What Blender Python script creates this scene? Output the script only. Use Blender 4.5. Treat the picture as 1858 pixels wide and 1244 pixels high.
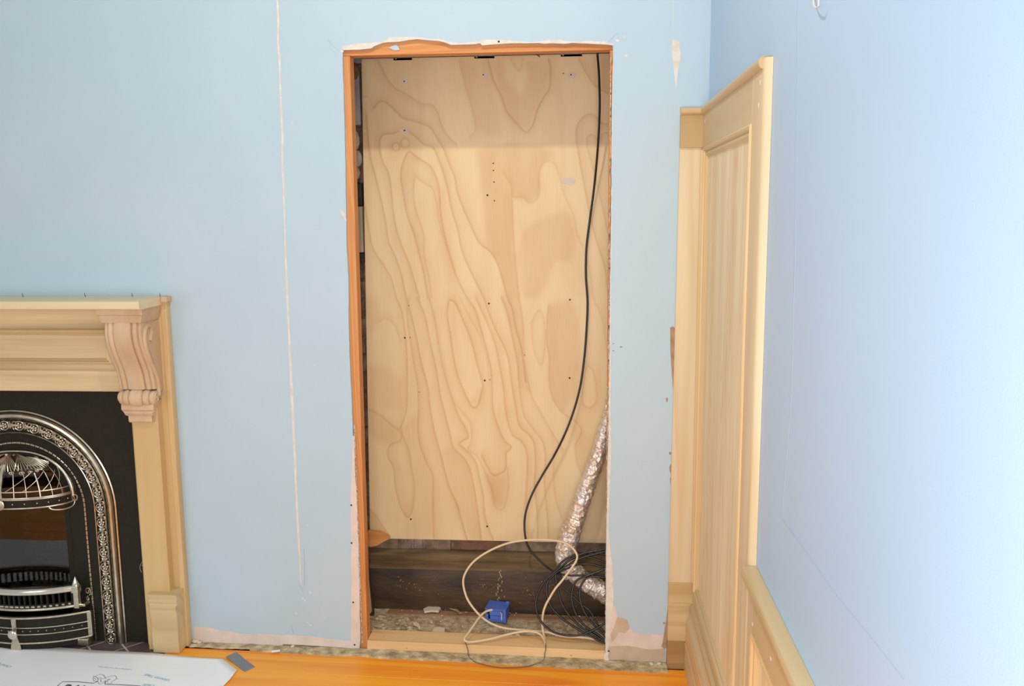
import bpy, bmesh, math, random
import numpy as np
from mathutils import Vector, Matrix, noise
from mathutils.geometry import tessellate_polygon
random.seed(7)
for o in list(bpy.data.objects): bpy.data.objects.remove(o)
SC = bpy.context.scene
COL = SC.collection
# ------------------------------------------------------------------ camera
F = 1607.0; CX, CY = 929.0, 622.0
_D = np.array([127, -244, F]); _D = _D / np.linalg.norm(_D)
_V = np.array([94, 10640, F]); _V = _V - _V.dot(_D) * _D; _V = _V / np.linalg.norm(_V)
_X = np.cross(_V, _D)
RW = np.stack([_X, _D, -_V])
CAM = np.array([0, -3.1, 1.6])
cd = bpy.data.cameras.new('camera'); cam = bpy.data.objects.new('camera', cd); COL.objects.link(cam)
cd.sensor_width = 36; cd.lens = F / 1858 * 36; cd.clip_start = 0.05
m = Matrix.Identity(4)
for i in range(3):
    m[i][0] = RW[i][0]; m[i][1] = -RW[i][1]; m[i][2] = -RW[i][2]; m[i][3] = CAM[i]
cam.matrix_world = m
SC.camera = cam
# ------------------------------------------------------------------ light
SC.view_settings.view_transform = 'Standard'; SC.view_settings.look = 'None'
SC.view_settings.gamma = 1; SC.view_settings.exposure = 0.06; SC.view_settings.use_curve_mapping = False
W = bpy.data.worlds.new('world'); SC.world = W; W.use_nodes = True
W.node_tree.nodes['Background'].inputs[0].default_value = (0.93, 0.97, 1.0, 1)
W.node_tree.nodes['Background'].inputs[1].default_value = 0.44
def light(name, kind, loc, energy, color, size=None, aim=None):
    l = bpy.data.lights.new(name, kind); l.energy = energy; l.color = color
    o = bpy.data.objects.new(name, l); COL.objects.link(o); o.location = loc
    if kind == 'AREA':
        l.shape = 'RECTANGLE'; l.size, l.size_y = size
    elif size: l.shadow_soft_size = size
    if aim: o.rotation_euler = (Vector(aim) - Vector(loc)).to_track_quat('-Z', 'Y').to_euler()
    return o
light('soft_front_light', 'AREA', (0.0, -3.2, 1.3), 46, (0.96, 0.98, 1.0), (1.2, 1.0), (0.0, 0, 0.7))  # unseen soft panel added behind the camera to brighten the middle of the wall
light('side_fill_light', 'AREA', (-2.6, -3.2, 1.25), 21, (0.88, 0.94, 1.0), (1.4, 1.3), (0.42, -1.9, 0.5))  # unseen cool panel added on the left to brighten the side wall
light('ceiling_lamp_light', 'POINT', (-0.45, -1.5, 3.32), 72, (1.0, 0.90, 0.78), 0.035)
# ------------------------------------------------------------------ helpers
def at(px, py, x=None, y=None, z=None):
    """point of the room seen at a photograph pixel, on the plane x=, y= or z="""
    r = RW @ np.array([(px - CX) / F, (py - CY) / F, 1.0])
    k, v = (0, x) if x is not None else (1, y) if y is not None else (2, z)
    return Vector(CAM + r * ((v - CAM[k]) / r[k]))
FLOOR0, FSL = -0.061, -0.0145
def fz(x): return FLOOR0 + FSL * (x + 0.1)
def atf(px, py, dz=0):
    p = at(px, py, z=FLOOR0)
    for _ in range(3): p = at(px, py, z=fz(p.x) + dz)
    return p
class MB:
    def __init__(s): s.v = []; s.f = []
    def add(s, vs, fs):
        n = len(s.v); s.v += [tuple(v) for v in vs]; s.f += [tuple(i + n for i in f) for f in fs]; return s
    def box(s, x0, x1, y0, y1, z0, z1):
        return s.add([(x0,y0,z0),(x1,y0,z0),(x1,y1,z0),(x0,y1,z0),(x0,y0,z1),(x1,y0,z1),(x1,y1,z1),(x0,y1,z1)],
                     [(0,3,2,1),(4,5,6,7),(0,1,5,4),(1,2,6,5),(2,3,7,6),(3,0,4,7)])
    def hexa(s, lo, hi):     # two quads (lists of four points)
        return s.add(list(lo) + list(hi), [(3,2,1,0),(4,5,6,7),(0,1,5,4),(1,2,6,5),(2,3,7,6),(3,0,4,7)])
    def prism(s, poly, d, origin=(0,0,0)):
        """extrude 3D planar polygon by vector d, triangulated caps"""
        P = [Vector(p) for p in poly]; n = len(P); d = Vector(d)
        T = tessellate_polygon([P])
        nn = Vector((0,0,0))
        for i in range(n):
            a, b = P[i], P[(i+1) % n]
            nn += Vector(((a.y-b.y)*(a.z+b.z), (a.z-b.z)*(a.x+b.x), (a.x-b.x)*(a.y+b.y)))
        flip = nn.dot(d) > 0
        fs = []
        for t in T:
            a, b, c = [P[i] for i in t]
            up = (b-a).cross(c-a).dot(d) > 0
            t1 = tuple(t) if not up else tuple(reversed(t))
            fs.append(t1); fs.append(tuple(i + n for i in reversed(t1)))
        for i in range(n):
            j = (i+1) % n
            q = (i, j, j+n, i+n)
            fs.append(q if flip else tuple(reversed(q)))
        return s.add(P + [p + d for p in P], fs)
    def rings(s, rings, close=True, cap=True):
        n = len(rings[0]); vs = [p for r in rings for p in r]; fs = []
        for k in range(len(rings) - 1):
            for i in range(n if close else n - 1):
                j = (i+1) % n
                fs.append((k*n+i, k*n+j, (k+1)*n+j, (k+1)*n+i))
        if cap and close:
            fs.append(tuple(reversed(range(n)))); fs.append(tuple(range((len(rings)-1)*n, len(rings)*n)))
        return s.add(vs, fs)
    def tube(s, path, r, n=8, cap=True, flat=1.0, closed=False):
        P = [Vector(p) for p in path]; R = []
        N = len(P); up = None
        for i, p in enumerate(P):
            if closed: t = P[(i+1) % N] - P[i-1]
            else: t = (P[min(i+1, N-1)] - P[max(i-1, 0)])
            t.normalize()
            if up is None:
                up = Vector((0,-1,0)) if abs(t.y) < .9 else Vector((0,0,1))
            up = (up - t * up.dot(t)).normalized()
            sd = t.cross(up)
            rr = r[i] if hasattr(r, '__len__') else r
            R.append([p + (sd*math.cos(a) + up*math.sin(a)*flat)*rr for a in [2*math.pi*k/n for k in range(n)]])
        if closed: R.append(R[0])
        return s.rings(R, cap=cap and not closed)
    def ell(s, c, rx, ry, rz, nu=10, nv=6, rot=None):
        c = Vector(c); R = []
        for j in range(nv + 1):
            a = -math.pi/2 + math.pi*j/nv; cr = max(math.cos(a), 0.02)
            ring = []
            for i in range(nu):
                b = 2*math.pi*i/nu
                q = Vector((rx*cr*math.cos(b), ry*cr*math.sin(b), rz*math.sin(a)))
                if rot is not None: q = rot @ q
                ring.append(c + q)
            R.append(ring)
        return s.rings(R)
    def lathe(s, prof, c, n=20, axis='z'):
        c = Vector(c); R = []
        for r, h in prof:
            ring = []
            for i in range(n):
                b = 2*math.pi*i/n
                q = (r*math.cos(b), r*math.sin(b), h) if axis == 'z' else (r*math.cos(b), -h, r*math.sin(b))
                ring.append(c + Vector(q))
            R.append(ring)
        return s.rings(R)
def cat(pts, sub=6, closed=False):
    P = [Vector(p) for p in pts]; N = len(P); out = []
    rng = range(N) if closed else range(N - 1)
    for i in rng:
        if closed: p0, p1, p2, p3 = P[i-1], P[i], P[(i+1)%N], P[(i+2)%N]
        else: p0, p1, p2, p3 = P[max(i-1,0)], P[i], P[i+1], P[min(i+2,N-1)]
        for k in range(sub):
            t = k/sub
            out.append(0.5*((2*p1) + (p2-p0)*t + (2*p0-5*p1+4*p2-p3)*t*t + (3*p1-p0-3*p2+p3)*t**3))
    if not closed: out.append(P[-1])
    return out
def wloc(o):
    v = Vector((0,0,0))
    while o is not None: v += o.location; o = o.parent
    return v
def obj(name, mb, mt, parent=None, smooth=None, bevel=0, loc=None, **kw):
    me = bpy.data.meshes.new(name)
    o = bpy.data.objects.new(name, me); COL.objects.link(o)
    off = Vector((0,0,0))
    if parent is not None:
        o.parent = parent; off = wloc(parent)
    if loc is not None:
        o.location = Vector(loc) - off; off = Vector(loc)
    me.from_pydata([tuple(Vector(v) - off) for v in mb.v], [], mb.f)
    me.validate(); me.update()
    bm = bmesh.new(); bm.from_mesh(me); bmesh.ops.recalc_face_normals(bm, faces=bm.faces); bm.to_mesh(me); bm.free()
    me.materials.append(mt)
    if smooth is not None:
        for p in me.polygons: p.use_smooth = True
        me.set_sharp_from_angle(angle=math.radians(smooth))
    if bevel:
        b = o.modifiers.new('edge', 'BEVEL'); b.width = bevel; b.segments = 2; b.limit_method = 'ANGLE'; b.angle_limit = math.radians(40)
    for k, v in kw.items(): o[k] = v
    return o
def thing(name, label, category, loc=(0,0,0), group=None):
    o = bpy.data.objects.new(name, None); COL.objects.link(o); o.location = loc
    o['label'] = label; o['category'] = category
    if group: o['group'] = group
    return o
def group_root(name, loc=(0,0,0), **kw):
    o = bpy.data.objects.new(name, None); COL.objects.link(o); o.location = loc
    for k, v in kw.items(): o[k] = v
    return o
# ------------------------------------------------------------------ materials
def L(c):
    return tuple(((x/255)/12.92 if x/255 <= .04045 else ((x/255+.055)/1.055)**2.4) for x in c) + (1,)
def new_mat(name):
    mt = bpy.data.materials.new(name); mt.use_nodes = True
    nt = mt.node_tree; return mt, nt, nt.nodes['Principled BSDF']
def N(nt, t, **kw):
    n = nt.nodes.new(t)
    for k, v in kw.items():
        if k in n.inputs: n.inputs[k].default_value = v
        else: setattr(n, k, v)
    return n
def plain(name, c, rough=.6, metal=0, c2=None, scale=8, detail=4, bump=0, bscale=60, stretch=(1,1,1), spec=.5, lo=.35, hi=.65, coat=0):
    mt, nt, b = new_mat(name)
    b.inputs['Roughness'].default_value = rough; b.inputs['Metallic'].default_value = metal
    b.inputs['Base Color'].default_value = L(c)
    b.inputs['Specular IOR Level'].default_value = spec
    if coat: b.inputs['Coat Weight'].default_value = coat; b.inputs['Coat Roughness'].default_value = .15
    if c2 or bump:
        tc = N(nt, 'ShaderNodeTexCoord'); mp = N(nt, 'ShaderNodeMapping'); mp.inputs['Scale'].default_value = stretch
        nt.links.new(tc.outputs['Object'], mp.inputs[0])
    if c2:
        n = N(nt, 'ShaderNodeTexNoise', Scale=scale, Detail=detail); nt.links.new(mp.outputs[0], n.inputs['Vector'])
        r = N(nt, 'ShaderNodeValToRGB'); r.color_ramp.elements[0].position = lo; r.color_ramp.elements[1].position = hi
        r.color_ramp.elements[0].color = L(c); r.color_ramp.elements[1].color = L(c2)
        nt.links.new(n.outputs['Fac'], r.inputs[0]); nt.links.new(r.outputs[0], b.inputs['Base Color'])
    if bump:
        n2 = N(nt, 'ShaderNodeTexNoise', Scale=bscale, Detail=5); nt.links.new(mp.outputs[0], n2.inputs['Vector'])
        bp = N(nt, 'ShaderNodeBump', Strength=bump, Distance=.01); nt.links.new(n2.outputs['Fac'], bp.inputs['Height'])
        nt.links.new(bp.outputs[0], b.inputs['Normal'])
    return mt
def wood(name, c1, c2, axis='z', ring=7, rough=.5, streak=.25, seed=0, coat=0, width=14):
    """long soft grain along an axis: warped rings, plus fine streaks"""
    mt, nt, b = new_mat(name)
    if 'pine' not in name: c1, c2 = [tuple(min(255, v*k) for v, k in zip(c, (.985, 1.045, 1.085))) for c in (c1, c2)]
    b.inputs['Roughness'].default_value = rough
    if coat: b.inputs['Coat Weight'].default_value = coat; b.inputs['Coat Roughness'].default_value = .2
    tc = N(nt, 'ShaderNodeTexCoord'); mp = N(nt, 'ShaderNodeMapping')
    st = {'x': (.07,1,1), 'y': (1,.07,1), 'z': (1,1,.07)}[axis]
    mp.inputs['Scale'].default_value = st; mp.inputs['Location'].default_value = (seed*1.7, seed*2.3, seed*.9)
    nt.links.new(tc.outputs['Object'], mp.inputs[0])
    n1 = N(nt, 'ShaderNodeTexNoise', Scale=ring, Detail=1.5, Distortion=.6)
    nt.links.new(mp.outputs[0], n1.inputs['Vector'])
    mu = N(nt, 'ShaderNodeMath', operation='MULTIPLY'); mu.inputs[1].default_value = width
    nt.links.new(n1.outputs['Fac'], mu.inputs[0])
    fr = N(nt, 'ShaderNodeMath', operation='FRACT'); nt.links.new(mu.outputs[0], fr.inputs[0])
    rp = N(nt, 'ShaderNodeValToRGB'); e = rp.color_ramp.elements
    e[0].position = 0; e[0].color = (0,0,0,1); e[1].position = 1; e[1].color = (0,0,0,1)
    k = rp.color_ramp.elements.new(.80); k.color = (.9,.9,.9,1)
    k = rp.color_ramp.elements.new(.35); k.color = (.15,.15,.15,1)
    nt.links.new(fr.outputs[0], rp.inputs[0])
    mp2 = N(nt, 'ShaderNodeMapping'); st2 = {'x': (.03,1,1), 'y': (1,.03,1), 'z': (1,1,.03)}[axis]
    mp2.inputs['Scale'].default_value = st2; nt.links.new(tc.outputs['Object'], mp2.inputs[0])
    n2 = N(nt, 'ShaderNodeTexNoise', Scale=130, Detail=3); nt.links.new(mp2.outputs[0], n2.inputs['Vector'])
    n3 = N(nt, 'ShaderNodeTexNoise', Scale=9, Detail=2); nt.links.new(mp.outputs[0], n3.inputs['Vector'])
    a = N(nt, 'ShaderNodeMath', operation='MULTIPLY_ADD'); a.inputs[1].default_value = streak*1.6
    nt.links.new(n2.outputs['Fac'], a.inputs[0])
    s = N(nt, 'ShaderNodeMath', operation='MULTIPLY'); s.inputs[1].default_value = .55; nt.links.new(rp.outputs[0], s.inputs[0])
    nt.links.new(s.outputs[0], a.inputs[2])
    a2 = N(nt, 'ShaderNodeMath', operation='MULTIPLY_ADD'); a2.inputs[1].default_value = 1.5
    nt.links.new(n3.outputs['Fac'], a2.inputs[0]); nt.links.new(a.outputs[0], a2.inputs[2])
    sb = N(nt, 'ShaderNodeMath', operation='SUBTRACT', use_clamp=True); sb.inputs[1].default_value = .72
    nt.links.new(a2.outputs[0], sb.inputs[0])
    mx = N(nt, 'ShaderNodeMix', data_type='RGBA'); nt.links.new(sb.outputs[0], mx.inputs[0])
    mx.inputs[6].default_value = L(c1); mx.inputs[7].default_value = L(c2)
    nt.links.new(mx.outputs[2], b.inputs['Base Color'])
    bp = N(nt, 'ShaderNodeBump', Strength=.12, Distance=.002); nt.links.new(n2.outputs['Fac'], bp.inputs['Height'])
    nt.links.new(bp.outputs[0], b.inputs['Normal'])
    return mt
M = {}
M['blue'] = plain('blue wall paint', (177,200,212), .5, c2=(181,203,215), scale=3, bump=.05, bscale=220)
M['blue_r'] = plain('blue side wall paint', (172,200,226), .45, c2=(175,203,229), scale=2, bump=.04, bscale=220)
M['filler'] = plain('white wall filler', (226,221,212), .8, c2=(214,205,192), scale=30, bump=.3, bscale=150)
M['skim'] = plain('pinkish bare plaster', (224,208,196), .8, c2=(210,196,184), scale=14, bump=.1)
M['skim2'] = plain('tan bare plaster', (200,180,155), .85, c2=(190,168,142), scale=20)
M['tear'] = plain('torn brown board paper', (178,150,118), .9, c2=(160,132,102), scale=40, bump=.2)
M['pencil'] = plain('pencil grey', (150,168,180), .8)
M['gyp'] = plain('gypsum core', (214,200,180), .95, c2=(190,170,145), scale=60, bump=.5)
M['stud'] = wood('old orange pine', (222,158,96), (194,124,66), 'z', 6, .6, .3, 1)
M['header'] = wood('old orange pine head', (226,160,96), (196,126,68), 'x', 6, .6, .3, 2)
M['sill'] = wood('pale pine sill', (234,198,146), (212,166,112), 'x', 6, .6, .25, 3)
M['pop_z'] = wood('pale poplar upright', (222,192,152), (206,168,122), 'z', 4, .45, .22, 4, width=9)
M['pop_x'] = wood('pale poplar cross grain', (216,180,132), (192,150,100), 'x', 4, .45, .22, 5, width=7)
M['pop_x2'] = wood('darker poplar cross grain', (196,158,108), (176,134,86), 'x', 4, .5, .22, 6, width=6)
M['pop_y'] = wood('pale poplar along the side wall', (216,182,134), (196,156,108), 'y', 4, .45, .22, 7, width=9)
M['pop_y2'] = wood('honey moulding along the side wall', (226,180,124), (206,152,96), 'y', 4, .45, .22, 17, width=6)
M['mould_z'] = wood('honey moulding upright', (228,190,140), (214,168,114), 'z', 4, .45, .2, 8, width=6)
M['panel_z'] = wood('veneer panel', (248,220,176), (222,180,130), 'z', 8, .45, .3, 9, width=22)
M['base_dark'] = wood('brown end grain block', (178,134,84), (150,106,62), 'x', 8, .55, .3, 10, width=8)
M['corbel'] = plain('carved corbel wood', (210,182,148), .6, c2=(196,164,128), scale=14, stretch=(1,1,.2), bump=.12, bscale=90)
M['leg_z'] = wood('honey poplar leg', (216,176,122), (200,154,98), 'z', 3, .45, .15, 11, width=5)
M['header_x'] = wood('streaky poplar mantel header', (234,198,148), (138,96,52), 'x', 5, .5, .15, 12, width=4)
M['shelf'] = wood('mantel shelf poplar', (226,196,150), (208,174,126), 'x', 4, .4, .15, 13, width=6)
M['floor'] = wood('varnished orange pine boards', (255,176,42), (238,122,20), 'x', 5, .4, .3, 14, coat=.12, width=8)
M['mortar'] = plain('dusty mortar', (214,198,160), .95, c2=(150,130,98), scale=26, detail=8, bump=.8, bscale=80)
M['debris'] = plain('plaster debris', (210,190,156), .95, c2=(160,136,102), scale=40, detail=8, bump=.6, bscale=120)
M['chip'] = plain('white plaster chip', (216,200,174), .9, bump=.3)
M['chip2'] = plain('tan debris chip', (186,156,116), .9, c2=(150,116,80), scale=60)
M['redboard'] = wood('dusty reddish board', (184,138,98), (146,102,70), 'x', 6, .8, .4, 15)
M['beam'] = plain('blackened old timber', (84,62,36), .6, c2=(46,34,20), scale=12, detail=6, stretch=(.3,1,1), bump=.4, bscale=50)
M['ledge'] = plain('dusty ledge', (136,112,76), .85, c2=(88,68,44), scale=16, detail=6, stretch=(.2,1,1), bump=.4)
M['brick'] = plain('old red brown brick', (146,104,82), .95, c2=(112,90,72), scale=24, detail=6, bump=.8, bscale=60)
M['brick2'] = plain('grey washed brick', (158,136,112), .95, c2=(120,102,84), scale=24, detail=6, bump=.8, bscale=60)
M['joint'] = plain('grey lime mortar', (146,130,112), 1, c2=(108,94,80), scale=30, detail=6, bump=.8)
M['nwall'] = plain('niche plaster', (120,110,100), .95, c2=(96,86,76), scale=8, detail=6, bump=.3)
M['lav'] = plain('lavender grey old plaster', (178,172,174), .9, c2=(156,150,150), scale=9, bump=.2)
M['whitebd'] = plain('old white paint', (196,188,168), .7, c2=(170,160,138), scale=20, stretch=(1,1,.2))
M['darkbd'] = plain('dark old timber', (58,50,38), .8, c2=(40,34,26), scale=16)
M['zinc'] = plain('galvanised channel', (176,178,190), .35, 1, c2=(150,152,166), scale=30)
M['screw'] = plain('dark screw', (40,38,40), .4, .6)
M['black'] = plain('black cable sheath', (22,20,19), .35)
M['white'] = plain('cream cable sheath', (222,200,164), .45)
M['grey'] = plain('grey shadow strand', (88,84,76), .5)
M['bluebox'] = plain('blue plastic', (86,118,204), .5, c2=(76,108,194), scale=30)
M['dark'] = plain('dark slot', (14,16,30), .8)
M['tile'] = plain('slate hearth tile', (98,82,80), .55, c2=(84,70,70), scale=20, bump=.2)
M['grout'] = plain('pale grout', (200,188,170), .9)
M['castiron'] = plain('black satin cast iron', (38,33,22), .65, .0, c2=(33,29,20), spec=.25, scale=60, bump=.15, bscale=300)
M['silver'] = plain('polished cast metal', (220,210,190), .3, 1, c2=(196,186,166), scale=40)
M['silver2'] = plain('dull relief metal', (214,204,184), .38, 1, c2=(180,168,146), scale=90)
M['antique'] = plain('blackened metal ground', (84,78,68), .4, 1, c2=(60,54,46), scale=60)
M['chrome'] = plain('bright polished rail', (226,222,210), .18, 1)
M['flame_brick'] = plain('dark firebox brick', (92,58,42), .9, c2=(72,46,34), scale=40, bump=.4)
M['flame_joint'] = plain('firebox joint', (50,34,26), .95)
M['coal'] = plain('charcoal', (46,38,30), .9, c2=(84,68,48), scale=70, bump=1)
M['paper'] = plain('white protection board', (246,250,250), .7, c2=(243,246,245), scale=6)
M['kraft'] = plain('kraft board edge', (176,140,96), .9)
M['ink'] = plain('navy print', (74,76,96), .7)
M['ink2'] = plain('pale blue print', (150,196,212), .7)
M['ink3'] = plain('thin grey print', (140,136,130), .7)
M['tape'] = plain('grey cloth tape', (128,132,136), .45, c2=(120,123,127), scale=40, bump=.2, bscale=200)
M['nail'] = plain('steel nail', (70,66,64), .4, .8)
# foil
mt, nt, b = new_mat('crinkled foil'); M['foil'] = mt
b.inputs['Metallic'].default_value = .5; b.inputs['Roughness'].default_value = .32
tc = N(nt, 'ShaderNodeTexCoord'); vn = N(nt, 'ShaderNodeTexVoronoi', Scale=62); nn = N(nt, 'ShaderNodeTexNoise', Scale=70, Detail=6)
nt.links.new(tc.outputs['Object'], vn.inputs['Vector']); nt.links.new(tc.outputs['Object'], nn.inputs['Vector'])
ad = N(nt, 'ShaderNodeMath', operation='ADD'); nt.links.new(vn.outputs['Distance'], ad.inputs[0]); nt.links.new(nn.outputs['Fac'], ad.inputs[1])
bp = N(nt, 'ShaderNodeBump', Strength=.7, Distance=.008); nt.links.new(ad.outputs[0], bp.inputs['Height']); nt.links.new(bp.outputs[0], b.inputs['Normal'])
rp = N(nt, 'ShaderNodeValToRGB'); rp.color_ramp.elements[0].position=.35; rp.color_ramp.elements[1].position=.6
rp.color_ramp.elements[0].color = L((232,206,176)); rp.color_ramp.elements[1].color = L((236,232,224))
n4 = N(nt, 'ShaderNodeTexNoise', Scale=14, Detail=3); nt.links.new(tc.outputs['Object'], n4.inputs['Vector']); nt.links.new(n4.outputs['Fac'], rp.inputs[0]); nt.links.new(rp.outputs[0], b.inputs['Base Color'])
# glass of the fire door
mt, nt, b = new_mat('fire glass'); M['glass'] = mt
b.inputs['Transmission Weight'].default_value = 1; b.inputs['Roughness'].default_value = .02; b.inputs['IOR'].default_value = 1.5
b.inputs['Base Color'].default_value = (.75,.72,.7,1)
# ------------------------------------------------------------------ back wall
def pxpoly(pts, y=0.0): return [at(a, b, y=y) for a, b in pts]
TOP_LOW = [(622,91),(653,90),(673,88),(681,83),(695,78),(703.5,76.6),(722,76),(740,73),(758,71),(775,73),(796,74.5),(807,77),(818,81.5),(838,81),(860,80.5),(871,78.6),(875,82.4),(890,81),(928,78.6),(962,78.6),(977.5,78),(988,79.4),(999,78.6),(1026,79.4),(1038,78),(1071,79.4),(1101,81),(1112,82.4)]
TOP_HIGH = [(622.4,84),(649,79),(691,76),(703.5,71),(706,67.5),(738,67.2),(758,67.2),(775,70),(797,70.5),(815,75),(829,78),(860,76),(878,72.6),(893,72),(917,73),(944,75),(962,76.6),(980.5,75),(995.6,72.6),(1020,72.6),(1023,74.5),(1041,75),(1071,74.5),(1101,75.4),(1104,78),(1113,80)]
LEFT_E = [(652,1176),(654,1160),(652,1120),(651,1050),(649,980),(646,900),(643.5,860),(640,780),(638.5,737),(634,640),(633,595),(632,500),(629,450),(628,380),(627,300),(625.5,240),(623.5,170),(621.5,110)]
RIGHT_E = [(1112.5,110),(1111.5,150),(1110,200),(1109.5,300),(1109.5,380),(1107.5,470),(1107,500),(1106,600),(1105,700),(1103.5,800),(1102,850),(1101.5,900),(1100,960),(1100,1010),(1099.5,1060),(1099,1120),(1098.5,1170),(1099,1192)]
WB = bpy.data.objects.new('wall_back', None); COL.objects.link(WB); WB['kind'] = 'structure'
def jit(pts, s=.35):
    return [(a + random.uniform(-s, s), b + random.uniform(-s, s)) for a, b in pts]
def dens(pts, step=9, s=.5):
    out = []
    for (a, b), (c, d) in zip(pts, pts[1:]):
        n = max(1, int(math.hypot(c-a, d-b)/step))
        for k in range(n): out.append((a+(c-a)*k/n + (random.uniform(-s,s) if k else 0), b+(d-b)*k/n + (random.uniform(-s,s) if k else 0)))
    out.append(pts[-1]); return out
BL = [(352,1165),(378,1164),(392,1168),(420,1167),(428,1172),(452,1174),(470,1175),(492,1176),(494,1171),(512,1172),(514,1168),(540,1169),(600,1173),(640,1176),(652,1176)]
BR = [(1099,1192),(1103,1196),(1140,1199),(1180,1200),(1208,1201)]
pts = []
P = lambda x, z: Vector((x, 0, z))
z_ins = .12
poly = [P(-3.4, 3.3), P(-3.4, -.02), P(-2.45, -.035), P(-2.45, .75), P(-1.80, .75), P(-1.80, -.04)]
poly += pxpoly(BL[:-1]) + pxpoly(dens(LEFT_E, 14, .35)) + pxpoly(dens(TOP_LOW, 8, .4))
poly += pxpoly(dens(RIGHT_E, 14, .35)) + pxpoly(BR[1:]) + [P(.423, -.06), P(.423, 3.3)]
obj('wallboard', MB().prism(poly, (0, .013, 0)), M['blue'], WB)
T = 0.0007
NSUB = obj('niche_subfloor', MB().box(-1.06,.52,.0,.50,-.16,-.085), M['darkbd'], WB)
obj('head_filler', MB().prism(pxpoly(dens(TOP_HIGH, 8, .6) + list(reversed(TOP_LOW))), (0, -T*2, 0)), M['filler'], WB)
def patch(name, pts, mt, t=T, step=8, s=.5, y=0.0):
    return obj(name, MB().prism(pxpoly(dens(pts, step, s), y), (0, -t, 0)), mt, WB)
patch('base_plaster', [(352,1137),(372,1137),(400,1143),(440,1149),(500,1151),(560,1153),(610,1160),(640,1163),(637,1175.5),(600,1172.5),(514,1168),(494,1175),(452,1174),(428,1171),(392,1167),(352,1164)], M['skim'], T)
patch('jamb_plaster', [(643,790),(645,860),(647,900),(650,980),(652,1050),(653,1120),(654,1160),(652,1175),(636.5,1175),(637,1100),(637,1000),(636,900),(639,830),(640,790)], M['skim'], T*1.3)
patch('jamb_plaster', [(1113.5,82),(1113,110),(1112.5,160),(1110.5,300),(1108.5,600),(1108,750),(1109,830),(1106,900),(1104,960),(1112,1040),(1113,1090),(1104,1172),(1099,1185),(1100,1060),(1101,960),(1103.5,800),(1106,600),(1109.5,300),(1111,150)], M['filler'], T*1.3)
patch('base_plaster', [(1100,1095),(1109,1093),(1116,1102),(1121,1120),(1137,1125),(1141,1138),(1150,1147),(1170,1151),(1208,1151),(1208,1176),(1182,1178),(1165,1176),(1140,1171),(1105,1172),(1099,1172)], M['skim'], T)
patch('base_plaster', [(1105,1172),(1140,1171),(1165,1176),(1182,1178),(1208,1176),(1208,1200.5),(1180,1199.5),(1140,1198.5),(1103,1195),(1100,1186)], M['skim2'], T)
patch('base_plaster', [(1120,1118),(1138,1124),(1142,1140),(1134,1148),(1123,1146),(1116,1158),(1110,1165),(1108,1150),(1114,1138)], M['skim2'], T*1.8)
patch('torn_paper', [(1217.5,1062),(1209,1120),(1202,1166),(1200,1172),(1205,1177),(1210,1173),(1212,1150),(1211,1120)], M['tear'], T*2, 6, .3)
patch('torn_paper', [(1216,594),(1220,592),(1225,594),(1224.5,640),(1224,680),(1223,700),(1222.5,730),(1220,690),(1217.5,660),(1216,630)], M['tear'], T, 8, .3)
for a, b, w, h in ((1210,725,2,5),(1127,629,2.2,1.6),(1216,822,2.5,3),(1217,850,2.6,9),(1217,872,1.6,8),(1205,1130,2,2.5),(1113,623,1.4,1.4),(1113,636,1.5,1.5)):
    patch('torn_paper', [(a-w,b-h*.4),(a,b-h),(a+w,b-h*.3),(a+w*.6,b+h*.6),(a,b+h),(a-w*.7,b+h*.5),(a-w,b-h*.4)], M['tear'], T, 20)
patch('filler_streak', [(1220.5,72),(1226,72),(1231.5,75),(1233,79),(1233.5,93),(1235,95),(1235,108),(1232,120),(1229.5,135),(1228,155),(1226.6,166),(1225,150),(1223,128),(1221.5,112),(1219,100),(1218.5,90)], M['filler'], T)
patch('filler_streak', [(1221.2,-60),(1221.9,30),(1222,50),(1220.9,51)], M['filler'], T)
crack = [(493,-260,1.5),(498,-130,1.7),(501,-60,1.5),(503.5,0,1.6),(505,40,1.8),(504.5,75,1.2),(507.5,108,2.2),(507.5,118,1.6),(509,165,1.6),(510.5,200,1.4),(512.5,240,1.9),(512.5,300,1.5),(515,350,1.8),(516.5,400,1.4),(518,455,1.7),(521,520,1.8),(523,580,1.5),(526,640,1.8),(529,700,2.2),(532,760,1.9),(535,830,2),(538,900,1.8),(541,960,1.8),(544,1010,1.6),(545.5,1050,.8),(546.5,1062,.3)]
l = []; r = []
for a, b, w in crack:
    l.append((a-w+random.uniform(-.3,.3), b)); r.append((a+w+random.uniform(-.3,.3), b))
patch('crack_filler', l + r[::-1], M['filler'], T, 16, .35)
for pts, w in (([(595,72),(601,80),(608,87),(616,92)],.45),([(596,86),(603,92),(611,98)],.35),([(1104,76),(1118,62),(1122,60)],.4),([(551,995),(553,1020),(552.5,1060)],.4),([(528,1133),(532,1148)],.4),([(543,1060),(551,1075)],.3)):
    patch('pencil_mark', [(a-w,b-w*.3) for a,b in pts] + [(a+w,b+w*.3) for a,b in pts[::-1]], M['pencil'], T*.5, 40, 0)
for a, b, w in ((1120,74,4),(1132,67,2.5),(1136,101,4),(563,1074,3),(549,1085,3),(553,1089,2.6),(537,1112,2.4),(563,1134,2.6),(557,952,2),(590,1121,1.6),(559,1129,1.6),(531,222,2),(703,70,0.8),(621,93,3),(571,663,1.5),(640,1010,1)):
    patch('paint_chip', [(a-w,b-w*.4),(a-w*.2,b-w*.7),(a+w,b-w*.2),(a+w*.7,b+w*.6),(a-w*.3,b+w*.5),(a-w,b-w*.4)], M['filler'], T, 9, .5)
patch('torn_edge', [(616,379),(621,381),(627,388),(629.5,402),(627,400),(621,392),(618,386)], M['filler'], T*3, 9)
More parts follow.
